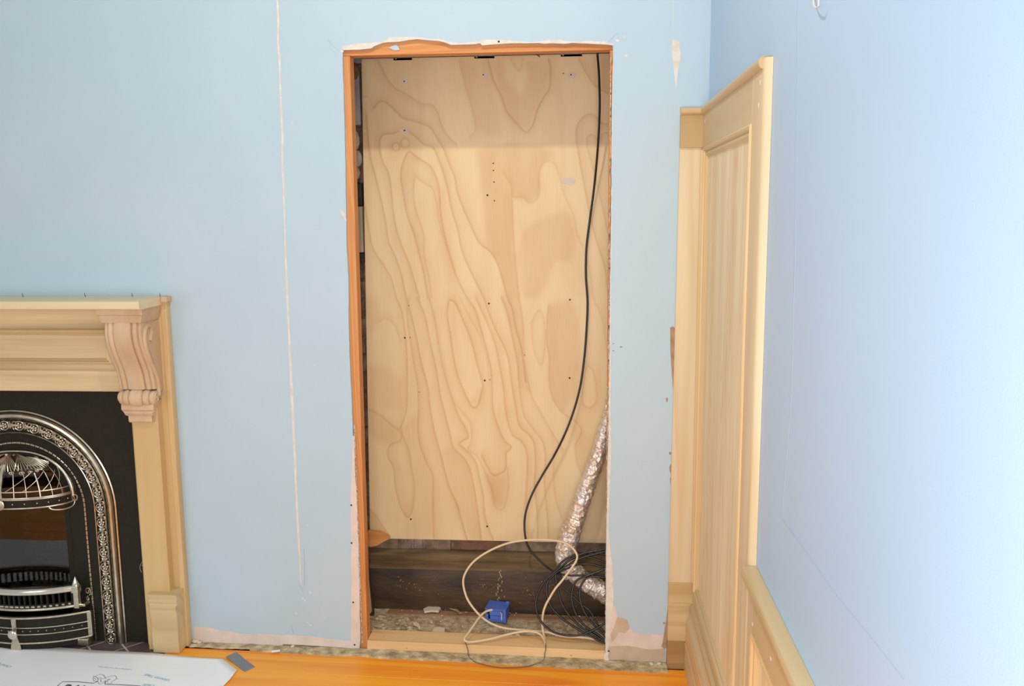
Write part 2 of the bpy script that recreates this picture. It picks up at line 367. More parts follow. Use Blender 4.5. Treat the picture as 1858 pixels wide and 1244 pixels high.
patch('paint_flake', [(706,86),(719,80.3),(722,84),(725.5,90.5),(716,91.5),(706,87)], M['blue'], T, 9, .3, .012)
patch('torn_edge', [(1097,1184),(1101,1180),(1105,1182),(1103.5,1190),(1106,1200),(1099,1198),(1095.5,1194)], M['filler'], T*6, 9)
for a, b in ((637.5,916),(638,984.5),(641,1092),(643.5,1169),(1104.5,1180.5),(905,75.5)):
    p = at(a, b, y=0); obj('screw', MB().lathe([(.0005,0),(.0032,0),(.0036,.0012),(.002,.0022),(.0004,.0022)], (p.x,-.0002,p.z), 8, 'y'), M['screw'], WB)
# solid backing of the wall away from the opening keeps the niche dark
obj('wall_core', MB().box(-3.4,-2.47,.013,.12,-.12,3.3).box(-1.78,-.875,.013,.12,-.12,3.3).box(-2.47,-1.78,.013,.12,.77,3.3).box(.18,.6,.013,.12,-.12,3.3).box(-.875,.18,.013,.12,2.25,3.3), M['gyp'], WB)
# ------------------------------------------------------------------ right wall
WR = obj('wall_right', MB().box(.423,.53,-5.0,.0,-.12,3.3), M['blue_r'], kind='structure')
for pts, w in (([(1447,0),(1446,200),(1443,400),(1436,700),(1424,860),(1418,940)],.35),([(1418,940),(1470,1011),(1520,1082),(1580,1155),(1640,1232)],.35)):
    A = [at(a, b, x=.423) for a, b in cat([(a,b,0) for a,b in pts],3) for a,b in [(a,b)]] if False else [at(q.x, q.y, x=.423) for q in cat([(a,b,0) for a,b in pts], 3)]
    B = [at(q.x + w*2, q.y - w, x=.423) for q in cat([(a,b,0) for a,b in pts], 3)]
    obj('pencil_line', MB().prism(A + B[::-1], (-.0004, 0, 0)), plain('faint line', (160,186,206), .6) if 'fl' not in M else M['fl'], WR)
# ------------------------------------------------------------------ floor
FL = bpy.data.objects.new('floor', None); COL.objects.link(FL); FL['kind'] = 'structure'
def tbox(mb, x0, x1, y0, y1, lo, hi):     # box whose bottom/top follow the slightly sloping floor
    return mb.hexa([(x0,y0,fz(x0)+lo),(x1,y0,fz(x1)+lo),(x1,y1,fz(x1)+lo),(x0,y1,fz(x0)+lo)],
                   [(x0,y0,fz(x0)+hi),(x1,y0,fz(x1)+hi),(x1,y1,fz(x1)+hi),(x0,y1,fz(x0)+hi)])
y = -.045; k = 0
while y > -4.9:
    x0 = -1.56 if y > -.44 else -3.4
    obj('floorboard', tbox(MB(), x0, .423, y-.1435, y, -.02, 0), M['floor'], FL, bevel=.0015)
    y -= .145; k += 1
obj('subfloor', tbox(MB(), -3.4, .423, -4.95, 0.0, -.05, -.0205), M['darkbd'], FL)
# mortar strip: grid with ragged front edge
mb = MB(); nx = 170; ny = 8
rows = []
for j in range(ny+1):
    row = []
    for i in range(nx+1):
        x = -1.49 + (1.49+.315)*i/nx
        w = .050 + .030*(x+1.49)/1.8 + .012*noise.noise((x*9, 0, 1)) + .006*noise.noise((x*40, 3, 1))
        if x < -1.25: w *= .8
        yy = .004 - w*j/ny
        h = .0035 + .003*noise.noise((x*30, yy*30, 5)) + .004*max(0, noise.noise((x*9, yy*20, 9)))
        if j == ny: h = -.001
        row.append((x, yy, fz(x) + h))
    rows.append(row)
mb.rings(rows, close=False, cap=False)
obj('mortar_strip', mb, M['mortar'], FL, smooth=40)
# ------------------------------------------------------------------ doorway framing
DF = bpy.data.objects.new('door_1', None); COL.objects.link(DF); DF['kind'] = 'structure'
obj('header', MB().box(-.87,.18,.0135,.065,2.127,2.235), M['header'], DF, bevel=.0015)
XL = -.803
obj('stud', MB().hexa([(-.872,.0135,-.085),(XL-.007,.0135,-.085),(XL-.007,.065,-.085),(-.872,.065,-.085)],[(-.872,.0135,2.126),(XL+.004,.0135,2.126),(XL+.004,.065,2.126),(-.872,.065,2.126)]), M['stud'], DF, bevel=.0015)
obj('stud', MB().box(.0925,.178,.0135,.085,-.03,2.126), M['stud'], DF, bevel=.0015)
s = MB(); x0, x1 = -.809, .0915
s.hexa([(x0,.0,fz(x0)+.003),(x1,.0,fz(x1)+.003),(x1,.098,fz(x1)+.003),(x0,.098,fz(x0)+.003)],
       [(x0,.004,fz(x0)+.036),(x1,.004,fz(x1)+.036),(x1,.098,fz(x1)+.036),(x0,.098,fz(x0)+.036)])
obj('sill_plate', s, M['sill'], DF, bevel=.002)
for a, b, w in ((738,1176,2.6),(1036,1189,3.6),(933,1195,2)):
    p = at(a, b, y=.0015); obj('knot', MB().ell((p.x,.002,p.z), w*.002, .0012, .003, 8, 4), M['base_dark'], DF)
# jagged splinter of gypsum on right jamb edge
mb = MB(); 
for k in range(260):
    z = random.uniform(-.03, 2.1); p = at(1100+12*(z/2.1)+.5, 1192-z*518, y=0); mb.ell((.0935+random.uniform(-.0015,.0012)+(.002 if z > 1 else 0), .005, z), random.uniform(.001,.003), .005, random.uniform(.004,.016), 6, 3)
obj('crumbled_edge', mb, M['gyp'], WB, kind='stuff')
mb = MB()
for k in range(150):
    z = random.uniform(-.02, .82); mb.ell((-.8275+random.uniform(-.001,.001), .0035, z), random.uniform(.001,.0025), .0045, random.uniform(.003,.010), 6, 3)
obj('crumbled_edge', mb, M['filler'], WB, kind='stuff')
# ------------------------------------------------------------------ niche
NB = bpy.data.objects.new('wall_niche', None); COL.objects.link(NB); NB['kind'] = 'structure'
obj('mortar_bed', MB().box(-1.0,.47,.428,.50,-.1,2.7), M['joint'], NB)
obj('side_wall', MB().box(-1.06,-.99,.06,.50,-.1,2.7), M['nwall'], NB)
obj('side_wall', MB().box(.46,.52,.06,.50,-.1,2.7), M['nwall'], NB)
obj('soffit', MB().box(-1.06,.52,.06,.50,2.5,2.58), M['nwall'], NB)
def brick(x0, x1, z0, z1):
    v = lambda s=.002: random.uniform(-s, s)
    b = MB().hexa([(x0+v(),.428,z0+v()),(x1+v(),.428,z0+v()),(x1,.46,z0),(x0,.46,z0)],[(x0+v(),.419+v(.0018),z1+v()),(x1+v(),.419+v(.0018),z1+v()),(x1,.46,z1),(x0,.46,z1)])
    b.v[0] = (b.v[0][0], .419+v(.0018), b.v[0][2]); b.v[1] = (b.v[1][0], .419+v(.0018), b.v[1][2])
    obj('brick', b, M['brick2' if z0 < .3 and random.random() < .8 else random.choice(['brick','brick','brick2'])], NB, bevel=.002)
z = .187; c = 0
while z < 2.3:
    xa = -.985 - (.11 if c % 2 else 0)
    xe = .45 if (c < 2 or z > 2.05) else -.66
    while xa < xe:
        x0 = max(xa, -.988); x1 = min(xa + .215, .455)
        if x1 - x0 > .02: brick(x0, x1, z, z + .064)
        xa += .226
    z += .076; c += 1
obj('niche_lintel', MB().box(-.985,.455,.405,.4164,2.1645,2.30), M['lav'], NB)
# things stuck to the wall in the narrow gap
obj('plaster_column', MB().box(-.90,-.862,.385,.417,1.93,2.135), M['lav'], NB, bevel=.002)
obj('rounded_block', MB().ell((-.876,.37,2.13), .018, .02, .032, 10, 8), M['ledge'], NB, smooth=60)
obj('timber_block', MB().box(-.935,-.866,.37,.417,1.62,1.705), M['darkbd'], NB, bevel=.003)
obj('timber_block', MB().box(-.935,-.866,.38,.417,1.395,1.43), M['darkbd'], NB, bevel=.003)
obj('painted_batten', MB().box(-.93,-.8665,.375,.417,1.435,1.615), M['whitebd'], NB, bevel=.002)
obj('loose_rubble', MB().ell((-.885,.375,1.87),.02,.03,.04,7,5).ell((-.88,.375,1.80),.022,.03,.035,6,5).ell((-.89,.38,1.745),.022,.03,.03,6,4), M['lav'], NB)
obj('wire_stub', MB().tube(cat([(-.882,.345,1.06),(-.884,.34,1.0),(-.88,.34,.95),(-.883,.35,.90)],5), .0022, 6), M['black'], NB)
obj('wallboard_offcut', MB().box(-.862,-.8465,.12,.132,1.83,2.12), M['blue'], NB)
# dark old skirting beam across the back
mb = MB(); pr = [(.419,-.075),(.308,-.075),(.304,.02),(.306,.142),(.312,.153),(.325,.160),(.345,.163),(.36,.166),(.375,.175),(.392,.184),(.419,.186)]
mb.rings([[(x, a, b) for a, b in pr] for x in np.linspace(-.985,.455,12)])
BE = thing('old_skirting_beam', 'blackened old timber skirting along the back of the niche, below the plywood', 'skirting', (-.3,.36,-.07))
obj('face', mb, M['beam'], BE, smooth=35)
mb = MB(); pr2 = [(.306,.146),(.3085,.1555),(.325,.1625),(.345,.1655),(.36,.1685),(.375,.1775),(.392,.1865),(.4195,.1885),(.4195,.18),(.36,.16),(.32,.15)]
mb.rings([[(x, a, b) for a, b in pr2] for x in np.linspace(-.984,.454,40)])
obj('dusty_top', mb, M['ledge'], BE, smooth=35)
mb = MB()
for k in range(80):
    x = random.uniform(-.75,.06); zz = random.uniform(-.02,.13); 
    if random.random() < .75:
        cxx, czz = random.choice([(-.74,.075),(-.70,.08),(-.40,.09),(-.35,.085),(-.20,.05),(-.22,.09),(-.13,.07)]); x = cxx + random.gauss(0,.012); zz = czz + random.gauss(0,.014)
    mb.ell((x,.3035,zz), random.uniform(.0006,.0028), .001, random.uniform(.0006,.0035), 6, 3)
p0 = at(907,1035,y=.304)
for k in range(26): mb.ell((p0.x+random.gauss(0,.004)*(1+k*.12),.3035,p0.z-k*.0065), .0025+.001*random.random(), .0012, .005, 6, 3)
obj('plaster_splashes', mb, M['chip2'], BE, kind='stuff')
# niche floor
mb = MB(); rows = []
for j in range(13):
    yy = .098 + .22*j/12
    rows.append([(x, yy, -.037 + FSL*(x+.4)*1.0 + .004*noise.noise((x*22, yy*22, 2)) + .006*max(0, noise.noise((x*8, yy*14, 7)))) for x in np.linspace(-.985,.455,110)])
mb.rings(rows, close=False, cap=False)
NF = obj('floor_niche', mb, M['debris'], smooth=50, kind='structure')
RB = obj('floor_batten', MB().hexa([(-.79,.262,-.045),(.4,.262,-.058),(.4,.303,-.058),(-.79,.303,-.045)],[(-.79,.262,-.026),(.4,.262,-.040),(.4,.303,-.040),(-.79,.303,-.026)]), M['redboard'], bevel=.002,
         label='dusty reddish board lying along the foot of the dark skirting', category='board')
def nz(x): return -.034 + FSL*(x+.4)
mb = MB()
for k in range(430):
    x = random.uniform(-.80,.40); yy = random.uniform(.1,.30); s = .0007+.0028*random.random()**3
    rot = Matrix.Rotation(random.uniform(0,6.28),3,'Z') @ Matrix.Rotation(random.uniform(-.6,.6),3,'X')
    mb.ell((x, yy, nz(x)+s*.3+(.008 if yy>.262 else 0)), s*1.6, s, s*.8, 5, 3, rot)
for k in range(60):
    x = random.uniform(-.80,.09); yy = random.uniform(.01,.1); s = random.uniform(.0006,.0014)
    mb.ell((x, yy, fz(x)+.0365), s*1.6, s, s*.8, 5, 3)
RU = obj('rubble', mb, M['chip'], kind='stuff', label='tiny white plaster crumbs strewn over the niche floor', category='rubble')
def flake(name, pts, mt, label, cat_, h=.004, z=None, group=None):
    P3 = [at(a, b, z=z if z is not None else nz(-.5)+.003) for a, b in pts]
    return obj(name, MB().prism(P3, (0,0,h)), mt, label=label, category=cat_, bevel=.0008, **({'group': group} if group else {}))
flake('wood_offcut', [(784,1146),(787,1139.5),(797,1138),(807,1140),(807,1150),(795,1151.5),(786,1150)], M['chip'], 'pale angular chip on the niche floor behind the sill, widest of the loose chips', 'chip', .004, -.026)
flake('plaster_chip', [(749,1131),(755,1129),(761,1133),(763,1141),(760,1143),(757,1137),(750,1134)], M['chip'], 'curved white plaster shard on the niche floor near the left jamb', 'chip', .005, -.026)
flake('plaster_chip', [(768,1107),(776,1103),(795,1102.5),(800,1105),(796,1111),(784,1110),(770,1112)], M['chip'], 'long whitish plaster shard on the batten at the foot of the dark skirting', 'chip', .008, -.022)
flake('plaster_chip', [(779,1127),(785,1126),(785,1131),(781,1130)], M['chip'], 'small square white chip between the long shard and the wide chip', 'chip', .004, -.03)
flake('wood_splinter', [(815,1104),(829,1106),(838,1113),(833,1114),(828,1109)], M['chip2'], 'thin brown splinter beside the long whitish plaster shard', 'splinter', .004, -.022)
flake('plaster_chip', [(935,1151),(940,1149),(947,1158),(943,1158)], M['chip'], 'thin white chip on the sill inside the cable loop', 'chip', .003, -.026)
ST = thing('plaster_rubble_heap', 'sandy heap of crumbled plaster in the left corner of the niche floor', 'rubble', (-.76,.17,-.035))
mb = MB()
for k in range(70):
    a = at(random.uniform(662,745), random.uniform(1118,1146), z=-.028)
    s = random.uniform(.004,.011); mb.ell((a.x, max(a.y,.105), -.034 + random.uniform(0,.010)), s*1.4, s, s*.7, 7, 4)
obj('crumbs', mb, M['debris'], ST, kind='stuff')
# leaning laths behind the left stud
LA = []
for k, (xa, xb, ya, m_) in enumerate(((654.5,665,.10,'whitebd'),(658,669.5,.15,'whitebd'),(661,674.5,.20,'darkbd'))):
    p1 = at(xa, 960+k*14, y=ya+.1); p2 = at(xb, 1108+k*4, y=ya+.02)
    p2.z = max(p2.z, nz(p2.x)+.004)
    w = .0075
    b = MB().hexa([(p2.x-w,p2.y,p2.z),(p2.x+w,p2.y,p2.z),(p2.x+w,p2.y+.02,p2.z),(p2.x-w,p2.y+.02,p2.z)],[(p1.x-w*.6,p1.y,p1.z),(p1.x+w*.6,p1.y,p1.z),(p1.x+w*.6,p1.y+.02,p1.z),(p1.x-w*.6,p1.y+.02,p1.z)])
    obj('leaning_lath', b, M[m_], label=['pale narrow lath leaning nearest the left stud at the foot of the niche','pale lath in the middle of the three leaning behind the left stud','dark lath leaning deepest behind the left stud'][k], category='lath', bevel=.001)
# galvanised channels fixed to the wall behind the plywood
for k, (ta, tb, lab) in enumerate(((722,746,'galvanised channel behind the plywood near its left edge, ends showing above and below'),(866,893,'galvanised channel showing above the middle of the plywood'),(1022,1051,'galvanised channel showing above the plywood near the black cable'))):
    a = at(ta, 103, y=.405).x; b = at(tb, 103, y=.405).x
    zb = .192 if k == 0 else .26
    if k == 0: a -= .004; b -= .004
    mb = MB().box(a,a+.002,.4005,.4185,zb,2.164).box(b-.002,b,.4005,.4185,zb,2.164).box(a,b,.4165,.4188,zb,2.164).box(a+.012,a+.015,.402,.4175,zb,2.164)
    mb.box(a-.008,a,.4165,.4188,zb,2.164).box(b,b+.008,.4165,.4188,zb,2.164)
    ch = thing('wall_channel', lab, 'channel', (a,.41,zb)); obj('channel', mb, M['zinc'], ch)
    obj('clip', MB().box(a-.01,b+.012,.385,.3945,2.168,2.20).box(a-.004,a+.004,.381,.385,2.172,2.19), M['zinc'], ch, bevel=.001)
p = cat([at(960,86,y=.30),at(968,93,y=.32),at(973,98,y=.34),at(979,103,y=.375)],4)
obj('wire_stub', MB().tube(p,.0018,6), M['black'], label='short black wire end poking out under the header', category='wire')
# ------------------------------------------------------------------ plywood sheet
YP = .385
c0 = at(656,107,y=YP); c1 = at(671.5,976,y=YP)
PX0, PX1, PZ0, PZ1 = c1.x, .33, c1.z, c0.z
PXL = lambda z: c1.x + (c0.x-c1.x)*(z-PZ0)/(PZ1-PZ0)
NX, NZ = 400, 640
def A_(z): return [at(660+x/2.764, 90+y_/2.764, y=YP) for x, y_ in z]
def B_(z): return [at(660+x/2.764, 540+y_/2.764, y=YP) for x, y_ in z]
LINES = [
 (A_([(75,55),(110,130),(150,185),(235,235),(290,270),(340,275),(370,310),(390,375),(420,430),(465,475)]),.8,-1),
 (A_([(55,290),(75,265),(110,265),(160,310),(200,345),(270,365),(330,390),(365,440),(400,500),(430,580),(455,640),(470,720),(500,800),(540,890),(580,970),(640,1020),(680,1100),(720,1244)])+B_([(745,60),(760,150),(790,260),(810,420)]),1,1),
 (A_([(0,240),(25,240),(45,290),(60,290)]),.5,1),
 (A_([(15,330),(20,420),(35,540),(60,640),(85,740),(110,860),(125,960),(160,1040),(190,1130),(215,1244)])+B_([(240,90),(265,200),(290,330),(320,440),(335,560),(355,670),(380,760),(405,860),(430,950),(470,1040),(500,1150),(520,1215)]),1,-1),
 (A_([(280,1244),(230,1080),(190,980),(165,900),(150,820),(140,720),(125,620),(95,560),(80,480),(95,430),(150,420),(205,405),(250,430),(300,475),(345,490),(370,540),(400,620),(420,700),(440,800),(470,900),(490,1000),(530,1100),(600,1244)])+B_([(620,60),(660,160),(700,240),(725,310),(740,420),(760,540),(780,640),(830,690),(855,740),(860,850),(855,950),(870,1080),(870,1215)]),1,1),
 (A_([(320,1244),(300,1120),(275,1020),(250,920),(220,840),(200,740),(185,640),(195,570),(225,510),(270,540),(330,580),(360,630),(380,700),(385,800),(400,900),(430,1020),(460,1120),(520,1244)])+B_([(560,60),(590,160),(620,270),(640,360),(645,450),(650,560),(680,660),(710,720),(740,745),(725,770),(715,780),(715,850),(690,880),(650,890),(620,850),(590,790)]),1,-1),
 (A_([(340,1244),(330,1150),(305,1040),(300,920),(270,830),(250,740),(258,640),(275,650),(310,675),(345,700),(365,780),(375,850),(400,950),(440,1060),(480,1180),(520,1244)]),.7,1),
 (A_([(480,55),(500,150),(530,250),(550,330),(560,400),(535,430)]),.5,1),
 (A_([(625,50),(650,150),(690,230),(720,310),(770,370),(815,412),(850,370),(870,300),(900,240),(930,190),(935,100),(925,50)]),1,-1),
 (A_([(735,45),(760,90),(785,105),(800,45)]),.6,1),
 (A_([(1080,50),(1110,110),(1150,170),(1190,205),(1244,222)]),.8,1),
 (A_([(1260,365),(1200,370),(1160,330),(1120,325),(1075,370),(1065,440),(1080,540),(1100,650),(1120,760),(1150,900),(1180,1000),(1210,1100),(1225,1244)])+B_([(1235,120)]),.9,1),
 (A_([(1260,412),(1200,420),(1180,450),(1150,425),(1120,440),(1120,490),(1140,560),(1170,680),(1200,800),(1220,900),(1244,980)]),.7,1),
 (A_([(880,700),(885,600),(920,560),(960,580),(980,640),(1010,740),(1050,830),(1070,930),(1100,1000),(1130,1100),(1150,1244)])+B_([(1190,90),(1210,200),(1230,330)]),.55,1),
 (A_([(745,760),(750,900),(760,1050),(780,1244)])+B_([(800,140),(805,300),(840,480),(880,560),(920,630),(960,700),(1000,760)]),.7,-1),
 (A_([(700,620),(740,680),(745,740),(800,740),(830,770),(870,750),(885,700)]),.5,1),
 (A_([(0,760),(20,860),(45,990),(100,1080),(140,1150),(165,1244)])+B_([(190,60),(205,150),(215,250),(218,400),(215,560),(190,640),(178,662)]),.9,-1),
 (B_([(80,120),(110,105),(150,130),(185,220)]),.6,1),
 (B_([(225,0),(215,80),(230,200),(250,330),(270,440),(275,560),(270,650),(285,750),(320,840),(345,900),(345,1050),(350,1200)]),.8,1),
 (B_([(270,0),(310,100),(335,230),(365,360),(385,490),(410,590),(435,690),(450,750),(500,800),(530,850),(550,930),(570,1050),(590,1212)]),1,-1),
 (B_([(330,0),(355,100),(375,220),(395,330),(420,430),(450,520),(480,600),(510,650),(525,700),(500,715),(480,735),(500,750),(520,770),(540,790),(565,830),(580,900),(600,990),(610,1100),(650,1212)]),1,-1),
 (B_([(350,60),(385,250),(410,370),(440,500),(490,570),(530,620),(540,680),(535,730),(522,760),(570,800),(600,860),(640,950),(655,1020)]),.6,1),
 (B_([(430,10),(420,80),(435,180),(450,290),(470,380),(500,460),(540,540),(570,540),(590,470),(595,430),(570,340),(540,220),(500,120),(460,30),(430,10)]),1,-1),
 (B_([(480,0),(530,100),(580,190),(620,320),(640,420)]),.6,1),
 (B_([(560,0),(620,130),(660,240),(680,340),(700,450),(710,560),(740,680),(790,720),(815,770),(820,850),(815,950),(810,1100),(820,1212)]),.9,1),
 (B_([(690,0),(720,80),(745,200),(770,330),(780,450),(800,580),(850,660),(895,720),(910,800),(905,900),(910,1000),(920,1100),(925,1215)]),.9,1),
 (B_([(840,120),(850,250),(890,340),(910,250),(905,120),(880,60),(840,120)]),.5,1),
 (B_([(925,40),(915,200),(930,300),(930,420),(950,510),(1000,580),(1060,620),(1090,660),(1080,700),(1060,740),(1070,830),(1100,900)]),.7,1),
 (B_([(1120,340),(1150,370),(1165,450),(1165,520),(1130,550),(1100,520),(1105,420),(1120,340)]),.7,1),
 (B_([(20,560),(80,590),(140,640),(180,670),(185,710),(130,740),(120,790),(150,860),(160,960),(185,1050),(220,1100),(245,1060),(255,950),(240,850),(225,760),(200,700),(190,650)]),.8,1),
 (B_([(0,1030),(60,1090),(100,1150),(140,1212)]),.7,-1),
 (B_([(950,780),(950,900),(960,1000),(990,1100)]),.6,1),
 (B_([(620,890),(640,960),(660,1045),(700,1052),(722,960),(720,850)]),.6,-1),
]
for cx_, cy_, rr in ((162,487,17),(207,468,20)):
    LINES.append((A_([(cx_+rr*math.cos(t), cy_+rr*1.1*math.sin(t)) for t in np.linspace(0,6.28,12)]),.9,1))
PATCH = [ # darker tone areas
 (A_([(625,50),(650,150),(690,230),(720,310),(770,370),(815,412),(850,370),(870,300),(900,240),(930,190),(935,100),(925,50),(800,55),(830,110),(790,230),(720,150),(700,55)]),.5),
 (A_([(480,55),(500,150),(530,250),(550,330),(560,400),(640,430),(700,440),(680,300),(640,180),(620,50)]),.35),
 (A_([(565,500),(740,470),(900,480),(960,520),(910,560),(885,600),(880,720),(830,770),(745,740),(745,1000),(780,1244),(720,1244),(680,1080),(620,960),(600,760)]),.5),
 (A_([(870,860),(1000,800),(1050,830),(1070,930),(1040,1060),(960,1060),(920,1180),(880,1244),(800,1244),(760,1050),(800,900)]),.4),
 (B_([(690,0),(780,0),(800,140),(805,300),(840,480),(780,450),(745,200)]),.35),
 (B_([(925,40),(1050,0),(1080,120),(1090,350),(1060,500),(1000,580),(950,510),(930,420),(930,300)]),.45),
 (B_([(600,870),(690,900),(720,850),(722,960),(700,1052),(660,1045),(630,960)]),.55),
 (B_([(20,330),(120,350),(190,400),(200,560),(150,560),(20,540)]),.3),
 (B_([(0,0),(80,0),(80,120),(60,180),(20,160)]),.3),
 (B_([(0,1030),(60,1090),(140,1212),(0,1212)]),.35),
 (B_([(20,560),(80,590),(180,670),(185,710),(130,740),(60,720),(20,680)]),.4),
 (B_([(390,770),(450,750),(530,850),(590,1212),(520,1212),(430,950)]),.35),
 (B_([(190,650),(275,560),(270,650),(345,900),(350,1200),(250,1212),(255,950),(225,760)]),.25),
 (B_([(1000,580),(1060,620),(1090,660),(1130,700),(1200,600),(1244,700),(1180,900),(1100,900),(1060,740)]),.3),
 (B_([(430,10),(455,40),(500,460),(540,520),(590,440),(570,540),(540,540),(470,380),(420,80)]),.3),
 (A_([(1080,50),(1150,170),(1244,222),(1244,50)]),.25),
 (A_([(0,240),(45,290),(110,265),(60,640),(0,500)]),.2),
 (A_([(1000,740),(1070,930),(1150,1244),(1040,1244),(1000,1100)]),.25),
]
gx = np.linspace(0, 1, NX+1); gz = np.linspace(PZ0, PZ1, NZ+1)
XL_ = c1.x + (c0.x-c1.x)*(gz-PZ0)/(PZ1-PZ0)
GXX = XL_[:,None] + (PX1-XL_[:,None])*gx[None,:]; GZZ = np.repeat(gz[:,None], NX+1, 1)
dark = np.zeros_like(GXX)
xs_ = np.linspace(PX0, PX1, NX+1)
for ln, st, side in LINES:
    cp = cat(ln, 5); A = np.array([(p.x, p.z) for p in cp])
    best = np.full_like(GXX, 1.0); sgn = np.ones_like(GXX)
    for a, b in zip(A, A[1:]):
        R_ = .035
        i0 = max(0, int((min(a[0],b[0])-R_-PX0)/(PX1-PX0)*NX)-3); i1 = min(NX+1, int((max(a[0],b[0])+R_-PX0)/(PX1-PX0)*NX)+4)
        j0 = max(0, int((min(a[1],b[1])-R_-PZ0)/(PZ1-PZ0)*NZ)-1); j1 = min(NZ+1, int((max(a[1],b[1])+R_-PZ0)/(PZ1-PZ0)*NZ)+2)
        if i1 <= i0 or j1 <= j0: continue
        X_ = GXX[j0:j1,i0:i1]; Z_ = GZZ[j0:j1,i0:i1]; d = b-a; L2 = max(d@d, 1e-9)
        t = np.clip(((X_-a[0])*d[0]+(Z_-a[1])*d[1])/L2, 0, 1)
        dx = X_-a[0]-t*d[0]; dz = Z_-a[1]-t*d[1]; dist = np.sqrt(dx*dx+dz*dz)
        cr = np.sign(d[0]*(Z_-a[1])-d[1]*(X_-a[0]))
        sb = best[j0:j1,i0:i1]; ss = sgn[j0:j1,i0:i1]; mk = dist < sb
        ss[mk] = cr[mk]; sb[mk] = dist[mk]
    line = np.exp(-(best/.0034)**2)*.36*st + np.where(sgn*side > 0, np.exp(-best/.016)*.46*st, np.exp(-best/.003)*.2*st)
    dark = np.maximum(dark, line) + .15*np.minimum(dark, line)
def blur(a, n, k):
    for _ in range(n):
        for ax in (0, 1):
            c = np.cumsum(np.pad(a, [(k+1,k) if i == ax else (0,0) for i in (0,1)], mode='edge'), axis=ax)
            a = (np.take(c, range(2*k+1, c.shape[ax]), ax) - np.take(c, range(0, c.shape[ax]-2*k-1), ax))/(2*k+1)
    return a
tone = np.zeros_like(GXX)
for pl, st in PATCH:
    A = [(p.x, p.z) for p in pl]; ins = np.zeros(GXX.shape, bool)
    for (xa, za), (xb, zb) in zip(A, A[1:]+A[:1]):
        cnd = ((za > GZZ) != (zb > GZZ)) & (GXX < (xb-xa)*(GZZ-za)/((zb-za) if zb != za else 1e-9)+xa)
        ins ^= cnd
    tone += ins*st
dark = np.clip(dark*.78 + blur(tone, 2, 3)[:GXX.shape[0],:GXX.shape[1]]*.62, 0, 1)
me = bpy.data.meshes.new('plywood_sheet')
nv = (NX+1)*(NZ+1)
co = np.stack([GXX.ravel(), np.full(nv, YP), GZZ.ravel()], 1)
ii = (np.arange(NZ)[:,None]*(NX+1)+np.arange(NX)[None,:]).ravel()
fa = np.stack([ii, ii+1, ii+NX+2, ii+NX+1], 1)
me.vertices.add(nv); me.vertices.foreach_set('co', co.ravel().astype(np.float32))
me.loops.add(fa.size); me.loops.foreach_set('vertex_index', fa.ravel().astype(np.int32))
me.polygons.add(len(fa)); me.polygons.foreach_set('loop_start', np.arange(0, fa.size, 4, dtype=np.int32)); me.polygons.foreach_set('loop_total', np.full(len(fa), 4, dtype=np.int32))
me.update(); me.validate()
at_ = me.attributes.new('grain', 'FLOAT', 'POINT'); at_.data.foreach_set('value', dark.ravel().astype(np.float32))
mt, nt, b = new_mat('plywood veneer'); M['ply'] = mt; b.inputs['Roughness'].default_value = .55
an = N(nt, 'ShaderNodeAttribute', attribute_name='grain'); tc = N(nt, 'ShaderNodeTexCoord')
mp = N(nt, 'ShaderNodeMapping'); mp.inputs['Scale'].default_value = (1,1,.03); nt.links.new(tc.outputs['Object'], mp.inputs[0])
n1 = N(nt, 'ShaderNodeTexNoise', Scale=260, Detail=3); nt.links.new(mp.outputs[0], n1.inputs['Vector'])
mp2 = N(nt, 'ShaderNodeMapping'); mp2.inputs['Scale'].default_value = (1,1,.25); nt.links.new(tc.outputs['Object'], mp2.inputs[0])
n2 = N(nt, 'ShaderNodeTexNoise', Scale=7, Detail=4, Distortion=1.2); nt.links.new(mp2.outputs[0], n2.inputs['Vector'])
a1 = N(nt, 'ShaderNodeMath', operation='MULTIPLY_ADD'); a1.inputs[1].default_value = .22; nt.links.new(n1.outputs['Fac'], a1.inputs[0]); nt.links.new(an.outputs['Fac'], a1.inputs[2])
a2 = N(nt, 'ShaderNodeMath', operation='MULTIPLY_ADD'); a2.inputs[1].default_value = .6; nt.links.new(n2.outputs['Fac'], a2.inputs[0]); nt.links.new(a1.outputs[0], a2.inputs[2])
a3 = N(nt, 'ShaderNodeMath', operation='SUBTRACT', use_clamp=True); a3.inputs[1].default_value = .33; nt.links.new(a2.outputs[0], a3.inputs[0])
mx = N(nt, 'ShaderNodeMix', data_type='RGBA'); mx.inputs[6].default_value = L((236,211,166)); mx.inputs[7].default_value = L((202,154,98)); nt.links.new(a3.outputs[0], mx.inputs[0]); nt.links.new(mx.outputs[2], b.inputs['Base Color'])
PL = bpy.data.objects.new('plywood_sheet', me); COL.objects.link(PL); me.materials.append(mt)
PL['label'] = 'tall sheet of knotty plywood closing the back of the doorway niche'; PL['category'] = 'plywood'
for k in range(4):
    y0 = YP + .0002 + k*.0037
    obj('ply_layer', MB().hexa([(PX0,y0,PZ0),(PX1,y0,PZ0),(PX1,y0+.0036,PZ0),(PX0,y0+.0036,PZ0)],[(c0.x,y0,PZ1),(PX1,y0,PZ1),(PX1,y0+.0036,PZ1),(c0.x,y0+.0036,PZ1)]), M['header' if k % 2 else 'sill'], PL)
for a, b_, w in ((735,148,8),(880,136,7),(1038,137,10),(734,237,9),(738,349,5),(1033,329,14),(661.5,237,4),(663,116,3)):
    n = 11; pts = []
    for i in range(n):
        t = 6.283*i/n; r_ = w*(.75+.35*random.random()); pts.append((a+r_*math.cos(t), b_+r_*.62*math.sin(t)))
    pts = [(max(u, 658.5), v) for u, v in pts]
    obj('filler_spot', MB().prism([at(u,v,y=YP-.0003) for u,v in pts], (0,-.0006,0)), M['skim'], PL)
